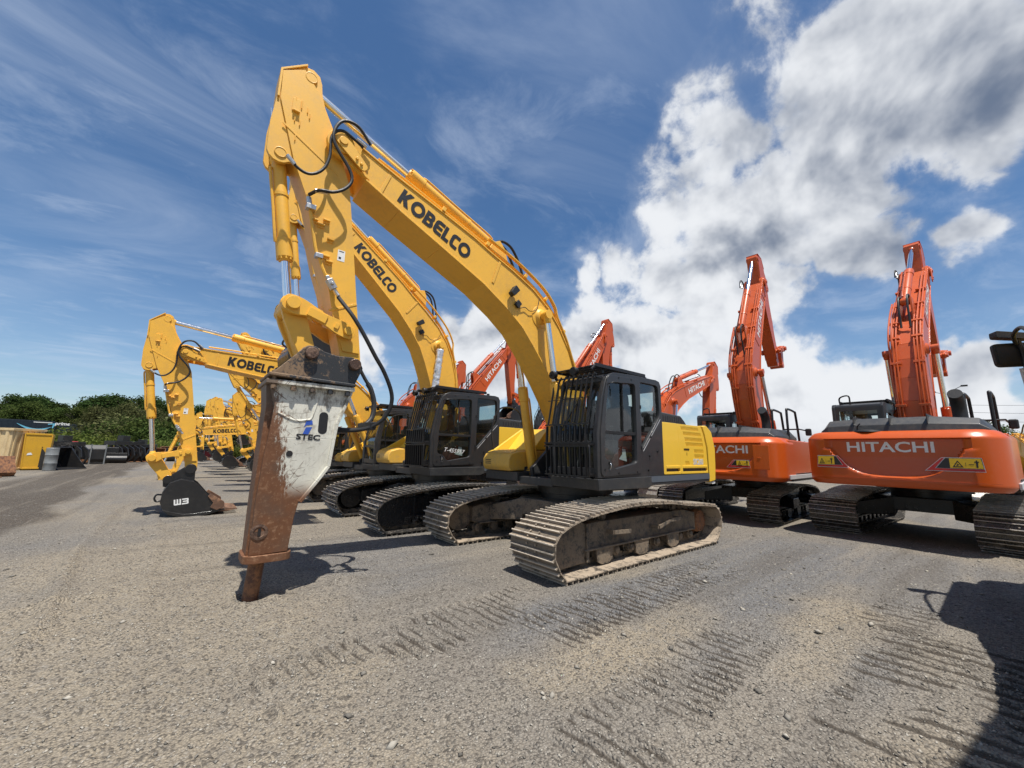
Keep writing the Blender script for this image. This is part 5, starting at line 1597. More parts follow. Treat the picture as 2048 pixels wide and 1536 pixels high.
def vnoise(x, y, seed=0):
    """smooth value noise on a lattice"""
    xi = np.floor(x).astype(np.int64); yi = np.floor(y).astype(np.int64)
    fx = x - xi; fy = y - yi; fx = fx * fx * (3 - 2 * fx); fy = fy * fy * (3 - 2 * fy)

    def h(a, b):
        n = (a * 374761393 + b * 668265263 + seed * 974634777) & 0xffffffff
        n = ((n ^ (n >> 13)) * 1274126177) & 0xffffffff
        return ((n ^ (n >> 16)) & 0xffff) / 65535.0
    return (h(xi, yi) * (1 - fx) + h(xi + 1, yi) * fx) * (1 - fy) + (h(xi, yi + 1) * (1 - fx) + h(xi + 1, yi + 1) * fx) * fy


def fbm(x, y, f, o=4, seed=0, g=.5):
    a = 1; t = 0; s = 0
    for i in range(o):
        s = s + a * vnoise(x * f, y * f, seed + i * 17); t += a; a *= g; f *= 2.03
    return s / t


def sstep(v, a, b):
    t = np.clip((v - a) / (b - a), 0, 1); return t * t * (3 - 2 * t)


# prints left by tracks: (x0, x1, y centre, width, skew, strength)
PRINTS = [(2.5, 5.6, 1.72, .80, .10, .75), (.1, 4.4, 4.92, 1.10, .0, 1.0), (-.6, 3.3, 2.42, .80, .02, 1.0), (1.4, 4.2, 3.62, .65, .05, .8), (-1.0, .5, 4.55, .6, -.1, .7), (2.2, 4.6, -.75, .60, .0, .35), (-2.6, -.6, 3.3, .6, .1, .3)]


def ground_height(x, y):
    d = np.hypot(x - CAMP.x, y - CAMP.y)
    near = np.clip(1 - (d - 12) / 25, 0, 1)
    z = (fbm(x, y, .18, 3, 5) - .5) * .10 * np.clip((d - 1) / 5, 0, 1) * .5
    z = z + (fbm(x, y, 1.1, 4, 9) - .5) * .040 * near
    z = z + (fbm(x, y, 7.0, 3, 19) - .5) * .016 * near
    z = z + (np.maximum(vnoise(x * 26, y * 26, 40), vnoise(x * 34 + 9, y * 34, 41)) - .6) * .012 * np.clip(1 - (d - 5) / 8, 0, 1)
    msk = np.zeros_like(x); groove = np.zeros_like(x)
    for (x0, x1, yc, w, sk, st) in PRINTS:
        yy = y - (yc + (x - x0) * sk) + (vnoise(x * .8, y * .2, 77) - .5) * .12
        e = sstep(w / 2 - np.abs(yy), -.04, .07) * sstep(x, x0 - .2, x0 + .3) * (1 - sstep(x, x1 - .3, x1 + .2))
        pat = vnoise(x * 1.7, y * 2.4, int(100 + yc * 10)) + (.12 if yc > 4.6 else 0)
        e = e * sstep(pat + (vnoise(x * 6, y * 7, 900) - .5) * .3, .05, .36) * st
        ph = (x + yy * .10 + (vnoise(x * 2, y * 3, 3) - .5) * .06) / (.175 if yc > 4 else .115)
        fr = ph - np.floor(ph)
        ridge = np.exp(-((fr - .5) / .17) ** 2)
        brk_ = sstep(vnoise(x * 7 + np.floor(ph) * 3.7, y * 4.5, 56), .05, .35)
        z = z + e * (ridge * brk_ * .030 - .012) * (.45 + 1.0 * vnoise(x * 9, y * 5, 55)) + e * (vnoise(x * 22, y * 22, 58) - .5) * .012
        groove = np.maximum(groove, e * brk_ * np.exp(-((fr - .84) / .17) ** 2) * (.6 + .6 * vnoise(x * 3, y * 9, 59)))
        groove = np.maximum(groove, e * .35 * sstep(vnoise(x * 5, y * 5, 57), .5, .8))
        z = z + e * np.exp(-((np.abs(yy) - w / 2) / .05) ** 2) * .012
        msk = np.maximum(msk, e)
    # windrow edges and soft ruts in the open yard at left
    for k, (xc, wd, am) in enumerate(((6.9, .09, .055), (7.6, .18, -.03), (6.35, .10, .030))):
        z = z + am * np.exp(-((x - xc - (vnoise(y * .25, x * 0, 60 + k) - .5) * .5) / wd) ** 2) * sstep(-y, -2.2, .5) * near
    for yc, wd, am in ((-.75, .07, .035), (.55, .10, .02), (1.25, .12, -.015)):
        z = z + am * np.exp(-((y - yc + (x - 6) * .10 - (vnoise(x * .5, y * 0, 90) - .5) * .4) / wd) ** 2) * sstep(x, 5.6, 6.6) * (1 - sstep(x, 8.2, 9.5)) * (.5 + vnoise(x * 3, y * 3, 91))
    # chisel dent and heap
    q = np.hypot(x - 5.22, y + .0)
    z = z + .03 * np.exp(-((q - .20) / .09) ** 2) * (.5 + vnoise(x * 8, y * 8, 8)) - .03 * np.exp(-(q / .10) ** 2)
    q = np.hypot((x - 4.25) / 1.6, y - .02); z = z + .07 * np.exp(-(q / .11) ** 2) * (.4 + vnoise(x * 14, y * 14, 18))
    # level pads where the machines stand
    for (mx, my) in ((0, 0), (.74, -3.95), (-7.9, 4.1), (-7.6, .3), (.78, -7.24)):
        q = np.maximum(np.abs(x - mx) / 2.5, np.abs(y - my) / 1.8)
        k = 1 - sstep(q, .95, 1.25); z = z * (1 - k) - .004 * k
    # rough bank and rising land beyond the yard
    far = sstep(-y, 55, 75)
    z = z + far * (sstep(-y, 55, 100) * 1.7 + sstep(-y, 90, 135) * 1.5 + sstep(-y, 145, 330) * 10) + far * (fbm(x, y, .08, 3, 70) - .5) * 1.2
    return z, groove


def polar_grid():
    rr = [.25]
    while rr[-1] < 1.5: rr.append(rr[-1] * 1.02 + .001)
    while rr[-1] < 8.5: rr.append(rr[-1] * 1.0037)
    while rr[-1] < 25: rr.append(rr[-1] * 1.009)
    while rr[-1] < 60: rr.append(rr[-1] * 1.016)
    while rr[-1] < 3000: rr.append(rr[-1] * 1.06)
    rr = np.array(rr)
    f0 = math.atan2(FW.y, FW.x)
    a1 = np.linspace(-R(62), R(62), 800); a2 = np.linspace(R(62), 2 * PI - R(62), 120)[1:-1]
    aa = f0 + np.concatenate([a1, a2])
    A_, R_ = np.meshgrid(aa, rr)
    x = CAMP.x + R_ * np.cos(A_); y = CAMP.y + R_ * np.sin(A_)
    return x, y, len(rr), len(aa)


gx, gy, nr, na = polar_grid()
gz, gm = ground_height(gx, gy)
nv = nr * na
co = np.stack([gx.ravel(), gy.ravel(), gz.ravel()], 1)
co = np.vstack([co, [[CAMP.x, CAMP.y, gz[0].mean()]]])
I = (np.arange(nr - 1)[:, None] * na); J = np.arange(na)[None, :]; J2 = (np.arange(na) + 1) % na
q = np.stack([(I + J).ravel(), (I + na + J).ravel(), (I + na + J2[None, :]).ravel(), (I + J2[None, :]).ravel()], 1)
tri = np.stack([np.full(na, nv), np.arange(na), (np.arange(na) + 1) % na], 1)
me = bpy.data.meshes.new('ground')
me.vertices.add(nv + 1); me.vertices.foreach_set('co', co.astype(np.float32).ravel())
nl = q.size + tri.size
me.loops.add(nl); me.loops.foreach_set('vertex_index', np.concatenate([q.ravel(), tri.ravel()]).astype(np.int32))
npoly = len(q) + len(tri)
me.polygons.add(npoly)
ls = np.concatenate([np.arange(len(q)) * 4, q.size + np.arange(len(tri)) * 3]).astype(np.int32)
me.polygons.foreach_set('loop_start', ls)
me.update(calc_edges=True); me.validate()
me.polygons.foreach_set('use_smooth', np.ones(len(me.polygons), bool))


def gcol(x, y):
    """r: sandy share, g: dark road share, b: blue-grey chippings, a: print mask"""
    sand = fbm(x, y, .35, 4, 200)
    sand = sstep(sand, .42, .66) * .75
    for (cx, cy, rx, ry, w) in ((2.9, 3.0, .9, .45, .9), (2.0, 3.1, .8, .35, .9), (.45, 3.95, .9, .5, .9), (6.9, -.1, 1.2, .9, .9), (5.6, 2.6, .9, .5, .7), (7.4, 1.5, 1.0, .8, .7), (3.0, -8.5, 6, 2.5, .6), (6.0, 1.2, .6, 1.5, .6), (1.6, 4.2, .8, .25, .7), (-7.0, 3.4, 1.2, .9, .9), (3.2, -4.5, 2, 3.0, .5)):
        qd = np.hypot((x - cx) / rx, (y - cy) / ry) + (fbm(x, y, 1.8, 3, 230) - .5) * .9
        sand = np.maximum(sand, w * (1 - sstep(qd, .4, 1.3)))
    for (cx, cy, rx, ry) in ((-1.2, 2.9, 2.8, 1.0), (1.2, 2.35, 2.5, .35)):
        qd = np.hypot((x - cx) / rx, (y - cy) / ry) + (fbm(x, y, 1.4, 3, 240) - .5) * .8
        sand = sand * sstep(qd, .6, 1.3)
    wob = (fbm(x * .0 + 3, y, .12, 3, 260) - .5) * 1.6 + (fbm(x, y, .6, 3, 262) - .5) * .9
    road = sstep(x + wob, ROADX0 - .15, ROADX0 + .25) * (1 - sstep(x + wob * .6, ROADX1, ROADX1 + .9)) * sstep(-y, 2.5, 5.5) * (1 - sstep(-y, 62, 70))
    road = road * (.90 + .10 * sstep(fbm(x * 1.3, y * .10, 1.0, 3, 280), .35, .6))
    blue = sstep(fbm(x, y, .5, 3, 300), .45, .65) * .6
    for (cx, cy, rx, ry) in ((-1.2, 2.9, 3.0, 1.2), (1.2, 2.35, 2.5, .5)):
        qd = np.hypot((x - cx) / rx, (y - cy) / ry) + (fbm(x, y, 1.4, 3, 240) - .5) * .8
        blue = np.maximum(blue, 1 - sstep(qd, .6, 1.3))
    return sand, road, blue


sand, road, blue = gcol(gx, gy)
grass = sstep(-gy, 53, 57) * np.ones_like(gx)
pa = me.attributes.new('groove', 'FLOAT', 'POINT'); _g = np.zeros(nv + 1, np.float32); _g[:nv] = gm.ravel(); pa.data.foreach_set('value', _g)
ca = me.color_attributes.new('cover', 'FLOAT_COLOR', 'POINT')
buf = np.zeros((nv + 1, 4), np.float32)
buf[:nv, 0] = sand.ravel(); buf[:nv, 1] = road.ravel(); buf[:nv, 2] = blue.ravel(); buf[:nv, 3] = grass.ravel()
ca.data.foreach_set('color', buf.ravel())


def mat_ground():
    mt, g, out = new_mat('gravel_yard')
    at = g.n('ShaderNodeAttribute', attribute_name='cover')
    sep = g.n('ShaderNodeSeparateColor'); g.put(sep.inputs[0], at.outputs['Color'])
    tc = g.n('ShaderNodeTexCoord').outputs['Object']
    n1 = g.noise(tc, .8, 8, .62); n2 = g.noise(tc, 9, 6, .65); n3 = g.noise(tc, 70, 4, .6)
    vo = g.n('ShaderNodeTexVoronoi'); g.put(vo.inputs['Vector'], tc); vo.inputs['Scale'].default_value = 62; vo.inputs['Randomness'].default_value = 1
    v2 = g.n('ShaderNodeTexVoronoi'); g.put(v2.inputs['Vector'], tc); v2.inputs['Scale'].default_value = 24
    vs = g.n('ShaderNodeSeparateColor'); g.put(vs.inputs[0], vo.outputs['Color'])
    vs2 = g.n('ShaderNodeSeparateColor'); g.put(vs2.inputs[0], v2.outputs['Color'])
    grey = g.mix(n1, (.205, .186, .160), (.305, .277, .236))
    grey = g.mix(sep.outputs[2], grey, g.mix(n2, (.150, .152, .156), (.240, .242, .245)))
    sandc = g.mix(n2, (.320, .262, .182), (.450, .385, .285))
    c = g.mix(g.math('MULTIPLY', sep.outputs[0], g.smooth(n2, .28, .60, .45, 1)), grey, sandc)
    dark = g.mix(n1, (.062, .048, .036), (.105, .085, .064))
    c = g.mix(sep.outputs[1], c, dark)
    st1 = g.noise(g.scale(tc, (.10, 1.5, 1)), 1.3, 7, .62, .3)
    st2 = g.noise(g.scale(tc, (1.4, .09, 1)), 1.3, 7, .62, .3)
    sx = g.n('ShaderNodeSeparateXYZ'); g.put(sx.inputs[0], tc)
    strk = g.mix(g.smooth(sx.outputs[0], 5.6, 7.4), st1, st2)
    c = g.mix(g.smooth(strk, .50, .68, 0, .42), c, (.42, .365, .285))
    c = g.mix(g.smooth(strk, .48, .30, 0, .48), c, (.105, .090, .074))
    # single chippings: some pale, some dark
    c = g.mix(g.smooth(vs.outputs[0], .82, .96, 0, .55), c, (.40, .37, .32))
    c = g.mix(g.smooth(vs.outputs[1], .66, .88, 0, .72), c, (.062, .056, .050))
    c = g.mix(g.smooth(vs2.outputs[0], .96, .99, 0, .35), c, (.38, .355, .31))
    crack = g.smooth(vo.outputs['Distance'], .28, .60, 0, .62)
    c = g.mix(crack, c, g.mix(.5, c, (.05, .042, .035)))
    c = g.mix(g.smooth(n3, .35, .7, 0, .35), c, (.12, .105, .088))
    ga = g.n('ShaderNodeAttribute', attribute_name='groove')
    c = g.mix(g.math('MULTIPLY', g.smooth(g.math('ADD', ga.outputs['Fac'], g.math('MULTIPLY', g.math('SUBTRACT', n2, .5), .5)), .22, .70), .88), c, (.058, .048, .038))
    gr = g.mix(n1, (.050, .065, .018), (.150, .135, .055))
    gr = g.mix(g.smooth(g.noise(tc, .06, 4, .6), .45, .62), gr, (.20, .145, .075))
    c = g.mix(at.outputs['Alpha'], c, gr)
    h = g.math('ADD', g.math('MULTIPLY', vo.outputs['Distance'], -1.1), g.math('ADD', g.math('MULTIPLY', n3, .6), g.math('MULTIPLY', v2.outputs['Distance'], -.5)))
    principled(g, out, c, .92, 0, bump(g, h, .75, .022), spec=.25)
    return mt


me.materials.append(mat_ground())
gobj = bpy.data.objects.new('ground', me); COL.objects.link(gobj); gobj['kind'] = 'structure'

# loose stones on the gravel, thickest near the camera
def stones():
    N = 34000
    f0 = math.atan2(FW.y, FW.x)
    r = 1.3 + 10.5 * rng.random(N) ** 1.25; a = f0 + R(60) * (rng.random(N) * 2 - 1)
    x = CAMP.x + r * np.cos(a); y = CAMP.y + r * np.sin(a)
    s = (.0035 + .0075 * rng.random(N) ** 3) * (1 + .03 * r)
    big = rng.random(N) < .02; s[big] *= 2.2; s[rng.random(N) < .0022] *= 3.6
    keep = np.ones(N, bool)
    z, _ = ground_height(x, y)
    base = np.array([(1, 0, 0), (0, 1, 0), (-1, 0, 0), (0, -1, 0), (0, 0, .8), (0, 0, -.8)], float)
    V = base[None] * (1 + .35 * (rng.random((N, 6, 1)) - .5)) * s[:, None, None] * np.array([1.3, 1, .7])
    th = rng.random(N) * 2 * PI; c, sn = np.cos(th), np.sin(th)
    X = V[:, :, 0] * c[:, None] - V[:, :, 1] * sn[:, None]; Y = V[:, :, 0] * sn[:, None] + V[:, :, 1] * c[:, None]
    tl = rng.normal(0, .4, N); Z = V[:, :, 2] + X * tl[:, None]
    P = np.stack([X + x[:, None], Y + y[:, None], Z + z[:, None] + s[:, None] * .25], 2).reshape(-1, 3)
    F = np.array([(0, 1, 4), (1, 2, 4), (2, 3, 4), (3, 0, 4), (1, 0, 5), (2, 1, 5), (3, 2, 5), (0, 3, 5)])
    FF = (np.arange(N)[:, None, None] * 6 + F[None]).reshape(-1, 3)
    me = bpy.data.meshes.new('gravel')
    me.vertices.add(len(P)); me.vertices.foreach_set('co', P.astype(np.float32).ravel())
    me.loops.add(FF.size); me.loops.foreach_set('vertex_index', FF.astype(np.int32).ravel())
    me.polygons.add(len(FF)); me.polygons.foreach_set('loop_start', (np.arange(len(FF)) * 3).astype(np.int32))
    me.update(calc_edges=True)
    ca = me.color_attributes.new('shade', 'FLOAT_COLOR', 'POINT')
    t = np.repeat(rng.random(N), 6); b = np.stack([t, t, t, np.ones_like(t)], 1).astype(np.float32); ca.data.foreach_set('color', b.ravel())
    mt, g, out = new_mat('gravel_stone')
    at = g.n('ShaderNodeAttribute', attribute_name='shade')
    c = g.mix(at.outputs['Fac'], (.10, .092, .080), (.40, .37, .315))
    principled(g, out, c, .9, 0, spec=.25)
    me.materials.append(mt)
    o = bpy.data.objects.new('gravel', me); COL.objects.link(o); o['kind'] = 'stuff'


stones()
# ------------------------------------------------------------------ far side of the yard
def gz_at(x, y):
    return float(ground_height(np.array([float(x)]), np.array([float(y)]))[0][0])


def leaf_mesh(name, blobs, n, size, seed, flat=.6):
    """crown of many small leaf faces spread through several lobes"""
    r_ = np.random.default_rng(seed)
    w = np.array([b[3] ** 2 for b in blobs]); w = w / w.sum()
    pick = r_.choice(len(blobs), n, p=w)
    B = np.array(blobs)[pick]
    u = r_.normal(size=(n, 3)); u /= np.linalg.norm(u, axis=1)[:, None]
    rad = (r_.random(n) ** .45)
    c = B[:, :3] + u * (rad * B[:, 3])[:, None] * np.array([1, 1, .85])
    c += r_.normal(size=(n, 3)) * .06 * B[:, 3:4]
    nn = u * .6 + r_.normal(size=(n, 3)) * .7; nn /= np.linalg.norm(nn, axis=1)[:, None]
    a = np.cross(nn, r_.normal(size=(n, 3))); a /= np.linalg.norm(a, axis=1)[:, None]; b = np.cross(nn, a)
    s = size * (.6 + .8 * r_.random(n))[:, None]
    P = np.stack([c - a * s, c + b * s * flat, c + a * s, c - b * s * flat], 1).reshape(-1, 3)
    me = bpy.data.meshes.new(name)
    me.vertices.add(4 * n); me.vertices.foreach_set('co', P.astype(np.float32).ravel())
    me.loops.add(4 * n); me.loops.foreach_set('vertex_index', np.arange(4 * n, dtype=np.int32))
    me.polygons.add(n); me.polygons.foreach_set('loop_start', (np.arange(n) * 4).astype(np.int32))
    me.update(calc_edges=True)
    ca = me.color_attributes.new('shade', 'FLOAT_COLOR', 'POINT')
    t = np.repeat(np.clip(.5 + .35 * r_.normal(size=n), 0, 1), 4); ca.data.foreach_set('color', np.stack([t, t, t, t * 0 + 1], 1).astype(np.float32).ravel())
    return me


def mat_leaf(name, c0, c1):
    mt, g, out = new_mat(name)
    at = g.n('ShaderNodeAttribute', attribute_name='shade')
    oi = g.n('ShaderNodeObjectInfo')
    c = g.mix(at.outputs['Fac'], c0, c1)
    hs = g.n('ShaderNodeHueSaturation'); g.put(hs.inputs['Color'], c)
    g.put(hs.inputs['Hue'], g.lin(oi.outputs['Random'], 0, 1, .480, .515)); g.put(hs.inputs['Value'], g.lin(oi.outputs['Random'], 0, 1, .7, 1.25))
    df = g.n('ShaderNodeBsdfDiffuse'); g.put(df.inputs[0], hs.outputs[0])
    tl = g.n('ShaderNodeBsdfTranslucent'); g.put(tl.inputs[0], hs.outputs[0])
    mx = g.n('ShaderNodeMixShader'); mx.inputs[0].default_value = .3
    g.t.links.new(df.outputs[0], mx.inputs[1]); g.t.links.new(tl.outputs[0], mx.inputs[2]); g.t.links.new(mx.outputs[0], out.inputs[0])
    return mt


LEAF = [mat_leaf('dark_leaves', (.020, .036, .012), (.070, .105, .032)), mat_leaf('mid_leaves', (.034, .058, .016), (.105, .145, .042)), mat_leaf('light_leaves', (.060, .088, .018), (.165, .200, .052)),
        mat_leaf('olive_leaves', (.050, .058, .022), (.130, .135, .058))]
M['bark'] = mat_flat('bark', (.055, .045, .035), .9, 0, 8, .4, .5)


def crown_blobs(seed, kind):
    r_ = random.Random(seed); out = []
    if kind == 'tree':
        for i in range(20):
            a = r_.uniform(0, 2 * PI); q = r_.uniform(0, 1) ** .6; h = r_.uniform(.10, 1.0)
            wd = 2.7 * math.sin(min(1, h * 1.05) * PI * .78 + .35) ** .8
            out.append((q * wd * math.cos(a), q * wd * math.sin(a), 1.0 + h * 6.8, r_.uniform(1.0, 1.7)))
    else:
        for i in range(11):
            a = r_.uniform(0, 2 * PI); q = r_.uniform(0, 1)
            out.append((q * 1.9 * math.cos(a), q * 1.9 * math.sin(a), r_.uniform(.25, 1.5) * (1.1 - q * .5), r_.uniform(.4, .75)))
    return out


def trunk_mesh(seed, kind):
    r_ = random.Random(seed); b = MB()
    if kind == 'tree':
        b.tube([(0, 0, -.3), (.1, .0, 2.0), (.0, .15, 4.5), (.1, .1, 7.0)], .16, 7, k=2)
        for i in range(9):
            a = r_.uniform(0, 2 * PI); z = r_.uniform(2.2, 5.5); L = r_.uniform(1.4, 2.6)
            b.tube([(.05, .05, z), (L * .5 * math.cos(a), L * .5 * math.sin(a), z + .7), (L * math.cos(a), L * math.sin(a), z + 1.7)], .055, 5, k=2)
    else:
        for i in range(8):
            a = r_.uniform(0, 2 * PI); b.tube([(0, 0, -.2), (.3 * math.cos(a), .3 * math.sin(a), .5), (.7 * math.cos(a), .7 * math.sin(a), 1.05)], .014, 5, k=2)
    return b.mesh('trunk')


TREES = [(leaf_mesh('crown', crown_blobs(i, 'tree'), 3800, .17, i), trunk_mesh(i, 'tree')) for i in range(4)]
SHRUBS = [(leaf_mesh('foliage', crown_blobs(40 + i, 'shrub'), 2200, .075, 40 + i), trunk_mesh(50 + i, 'shrub')) for i in range(3)]
BARE = (leaf_mesh('crown', crown_blobs(70, 'tree'), 500, .06, 71), trunk_mesh(3, 'tree'))


def plant(kind, x, y, h, label, group, leaf, z=None):
    src = {'tree': TREES, 'shrub': SHRUBS, 'bare': [BARE]}[kind]
    i = rng.integers(len(src)); cm, tm = src[i]
    root = empty('shrub' if kind == 'shrub' else 'tree', (x, y, gz_at(x, y) if z is None else z), rng.random() * 6.28)
    base = 8.4 if kind != 'shrub' else 1.9
    s = h / base; root.scale = (s * rng.uniform(1.0, 1.35), s * rng.uniform(1.0, 1.35), s)
    tag(root, label, 'shrub' if kind == 'shrub' else 'tree', group)
    t = add_obj('trunk' if kind != 'shrub' else 'stem', tm, M['bark'], root)
    c = add_obj('crown' if kind != 'shrub' else 'foliage', cm, None, root)
    if not cm.materials: cm.materials.append(LEAF[0])
    c.material_slots[0].link = 'OBJECT'; c.material_slots[0].material = LEAF[leaf]


def at_pix(px, dist):
    """ground point seen in column px at a horizontal distance"""
    d = pix_dir(px, 895); h = math.hypot(d.x, d.y)
    return CAMP.x + d.x / h * dist, CAMP.y + d.y / h * dist


# wooded rise at the left: back rows dark, front rows lighter
for px in range(-60, 460, 17):
    dist = 185 + rng.uniform(-12, 12); x, y = at_pix(px, dist)
    prof = np.interp(px, [0, 70, 110, 145, 160, 250, 430], [812, 806, 824, 812, 800, 799, 812])
    top = 1.64 + (np.interp(px, [0, 430], [881, 890]) - prof) / 794 * dist * .80 * (1 if px > 0 else 1)
    plant('tree', x, y, max(5, top - gz_at(x, y)) * rng.uniform(.66, 1.08), 'dark green tree in the wood on the rise at the left', 'trees on the wooded rise', 0)
for px in range(-40, 450, 23):
    dist = 150 + rng.uniform(-10, 8); x, y = at_pix(px, dist)
    plant('tree', x, y, rng.uniform(6.0, 8.5), 'mid green tree at the front edge of the wood on the rise', 'trees at the edge of the wood', 1 if rng.random() < .7 else 0)
for px in range(180, 450, 30):
    dist = 112 + rng.uniform(-6, 6); x, y = at_pix(px, dist)
    plant('tree', x, y, rng.uniform(5.5, 7.5), 'olive green loose tree right of the dark trailers', 'loose olive trees', 3)
for px in range(130, 460, 13):
    dist = 86 + rng.uniform(-9, 9); x, y = at_pix(px, dist)
    plant('shrub', x, y, rng.uniform(3.6, 5.8) if px > 205 else rng.uniform(1.3, 1.8), 'green bush on the bank behind the parked attachments', 'bushes on the bank', 1 if rng.random() < .6 else 3)
for px in list(range(100, 470, 13)):
    dist = 63 + rng.uniform(-5, 5); x, y = at_pix(px, dist)
    plant('shrub', x, y, rng.uniform(1.5, 3.0), 'light green low bush directly behind the parked attachments', 'low bushes at the yard edge', 2)
for px in range(-40, 150, 14):
    dist = 78 + rng.uniform(-8, 8); x, y = at_pix(px, dist)
    plant('shrub', x, y, rng.uniform(.9, 1.6), 'tan green scrub below the dark trailers', 'scrub below the trailers', 3)
# low far belt behind the machines, and the trees at the right
for px in range(470, 1500, 24):
    dist = 120 + rng.uniform(-15, 15); x, y = at_pix(px, dist)
    plant('tree', x, y, rng.uniform(4.5, 7), 'distant tree showing low between the machines', 'distant trees behind the yard', 1, 0)
for px in range(1480, 1900, 22):
    dist = 150 + rng.uniform(-15, 15); x, y = at_pix(px, dist)
    plant('bare', x, y, rng.uniform(6.5, 9.0), 'thin nearly bare tree on the skyline between the orange machines', 'bare trees on the skyline', 3, 0)
for (px, dist, h) in ((1885, 110, 9.3), (1905, 105, 9.6), (1965, 90, 10.2), (1990, 95, 9.5), (2022, 120, 8.5), (2060, 110, 9)):
    x, y = at_pix(px, dist)
    plant('tree', x, y, h * .74, 'green tree behind the handrails at the right', 'trees at the right behind the handrails', 1, 0)

# dark trailers on the road above the scrub
M['navy'] = mat_flat('navy_trailer', (.012, .020, .032), .45, 0, 3, .15, .05)
M['swoosh'] = mat_flat('light_blue_decal', (.16, .48, .66), .5, 0, 10, .05, .02)
x0, y0 = at_pix(-70, 136); x1, y1 = at_pix(122, 139)
tx = Vector((x1 - x0, y1 - y0, 0)); L = tx.length; tx.normalize(); ang = math.atan2(tx.y, tx.x)


def trailer(name, label, ox, length, h0, h1, logo):
    t = empty(name, (x0 + tx.x * ox, y0 + tx.y * ox, 0), ang)
    tag(t, label, 'trailer', 'dark trailers on the bank road')
    b = MB(); b.box(0, length, -1.3, 1.3, h0, h1); bo = b.obj('body', M['navy'], t, .05)
    w = MB()
    for q in (1.2, 2.4, length - 3.2, length - 2.0):
        w.cyl((q, -1.2, h0 - .75), (q, -.8, h0 - .75), .5, n=14); w.cyl((q, .8, h0 - .75), (q, 1.2, h0 - .75), .5, n=14)
    w.obj('wheel', M['rubber'], t)
    s = MB(); s.box(1.0, length - .5, -1.25, 1.25, h0 - .25, h0); s.obj('chassis', M['black_steel'], t)
    r = MB()
    for q in np.arange(.3, length, .8): r.box(q, q + .06, 1.3, 1.33, h0, h1)
    r.obj('side_post', M['navy'], bo)
    if logo:
        # the arrow-smile and the word beside it
        pts = []; N = 16
        for i in range(N + 1):
            u = i / N; pts.append((u * 5.4, -1.05 * math.sin(u * PI * .86) - .0))
        lo = []
        for i in range(N, -1, -1):
            u = i / N; lo.append((u * 5.2 + .05, -1.05 * math.sin(u * PI * .86) - .08 - .42 * math.sin(u * PI)))
        sm = flat_mesh('smile_mark', [pts + lo], .02)
        ar = flat_mesh('x', [[(4.55, .10), (5.7, .28), (5.45, -.85), (5.25, -.80), (5.35, .02), (4.6, -.10)]], .02)
        me = merge_meshes('smile_mark', [sm, ar]); xform(me, (length * .47 + .6, 1.35, h0 + (h1 - h0) * .70), (-1, 0, 0), (0, 0, 1))
        me.transform(Matrix.Translation((0, 0, 0)))
        add_obj('smile_mark', me, M['swoosh'], bo)
        tm = text_mesh('prime', 1.0, .03, .02, 1.0, .15); xform(tm, (length * .47 - 6.2, 1.35, h0 + (h1 - h0) * .80), (-1, 0, 0), (0, 0, 1)); add_obj('lettering', tm, M['white_decal'], bo)
    s = MB(); s.box(.4, 3.2, 1.335, 1.345, h1 - .45, h1 - .28); s.obj('side_sign', M['white_decal'], bo)


# x axis of the trailer frame runs towards the right of the picture, so its camera side is -y or +y
side_test = (Matrix.Rotation(ang, 3, 'Z') @ Vector((0, 1, 0))).dot(Vector((CAMP.x - x0, CAMP.y - y0, 0)))
if side_test < 0:
    x0, y0 = x0 + tx.x * L, y0 + tx.y * L; tx = -tx; ang += PI
# now +y faces the camera and x runs to the left of the picture
trailer('trailer', 'dark navy trailer with light blue smile mark and white word on the bank', L * .16, L * .80, 3.75, 6.15, True)
trailer('trailer', 'shorter dark trailer end right of the one with the smile mark', -L * .42, L * .53, 3.60, 5.75, False)

# containers, skip and drum at the left edge
M['cream'] = mat_paint('cream_container_paint', (.66, .50, .27), dirt=(.22, .11, .05), amount=.4, rough=.55, chips=.6)
M['skip_yellow'] = mat_paint('old_yellow_paint', (.66, .36, .02), dirt=(.20, .10, .04), amount=.35, rough=.5, chips=.5)
M['drum_grey'] = mat_flat('grey_drum', (.20, .21, .21), .45, .1, 3, .2, .1)


def pt(px, dist): return at_pix(px, dist)


def facing(px): d = pix_dir(px, 895); return math.atan2(-d.y, -d.x)      # heading that looks back at the camera


x, y = pt(30, 36.5)
t = empty('container', (x, y, gz_at(x, y)), facing(20) + R(-38)); tag(t, 'cream ribbed steel container cut by the left edge of the picture', 'container')
t.scale = (.62, .62, .88)
b = MB(); b.box(-2.0, 1.2, -5.2, .55, .08, 2.62); bo = b.obj('wall', M['cream'], t, .03)
for k in range(7):
    r = MB(); yy = .2 - k * .62; r.prism_z([(1.2, yy + .16), (1.2, yy - .16), (1.30, yy - .09), (1.30, yy + .09)], .2, 2.5); r.obj('rib', M['cream'], bo)
for k in range(5):
    r = MB(); xx = .9 - k * .6; r.box(xx - .08, xx + .08, .55, .62, .15, 2.5); r.obj('rib', M['cream'], bo)
r = MB(); r.box(-2.05, 1.34, -5.25, .66, 2.50, 2.66); r.box(-2.05, 1.34, -5.25, .66, .02, .16); r.obj('rail', M['cream'], bo, .02)
x, y = pt(76, 36.0)
t = empty('skip', (x, y, gz_at(x, y)), facing(74) + R(8)); tag(t, 'old yellow steel box with tapering rusty door, right of the cream container', 'skip')
t.scale = (.40, .44, .83)
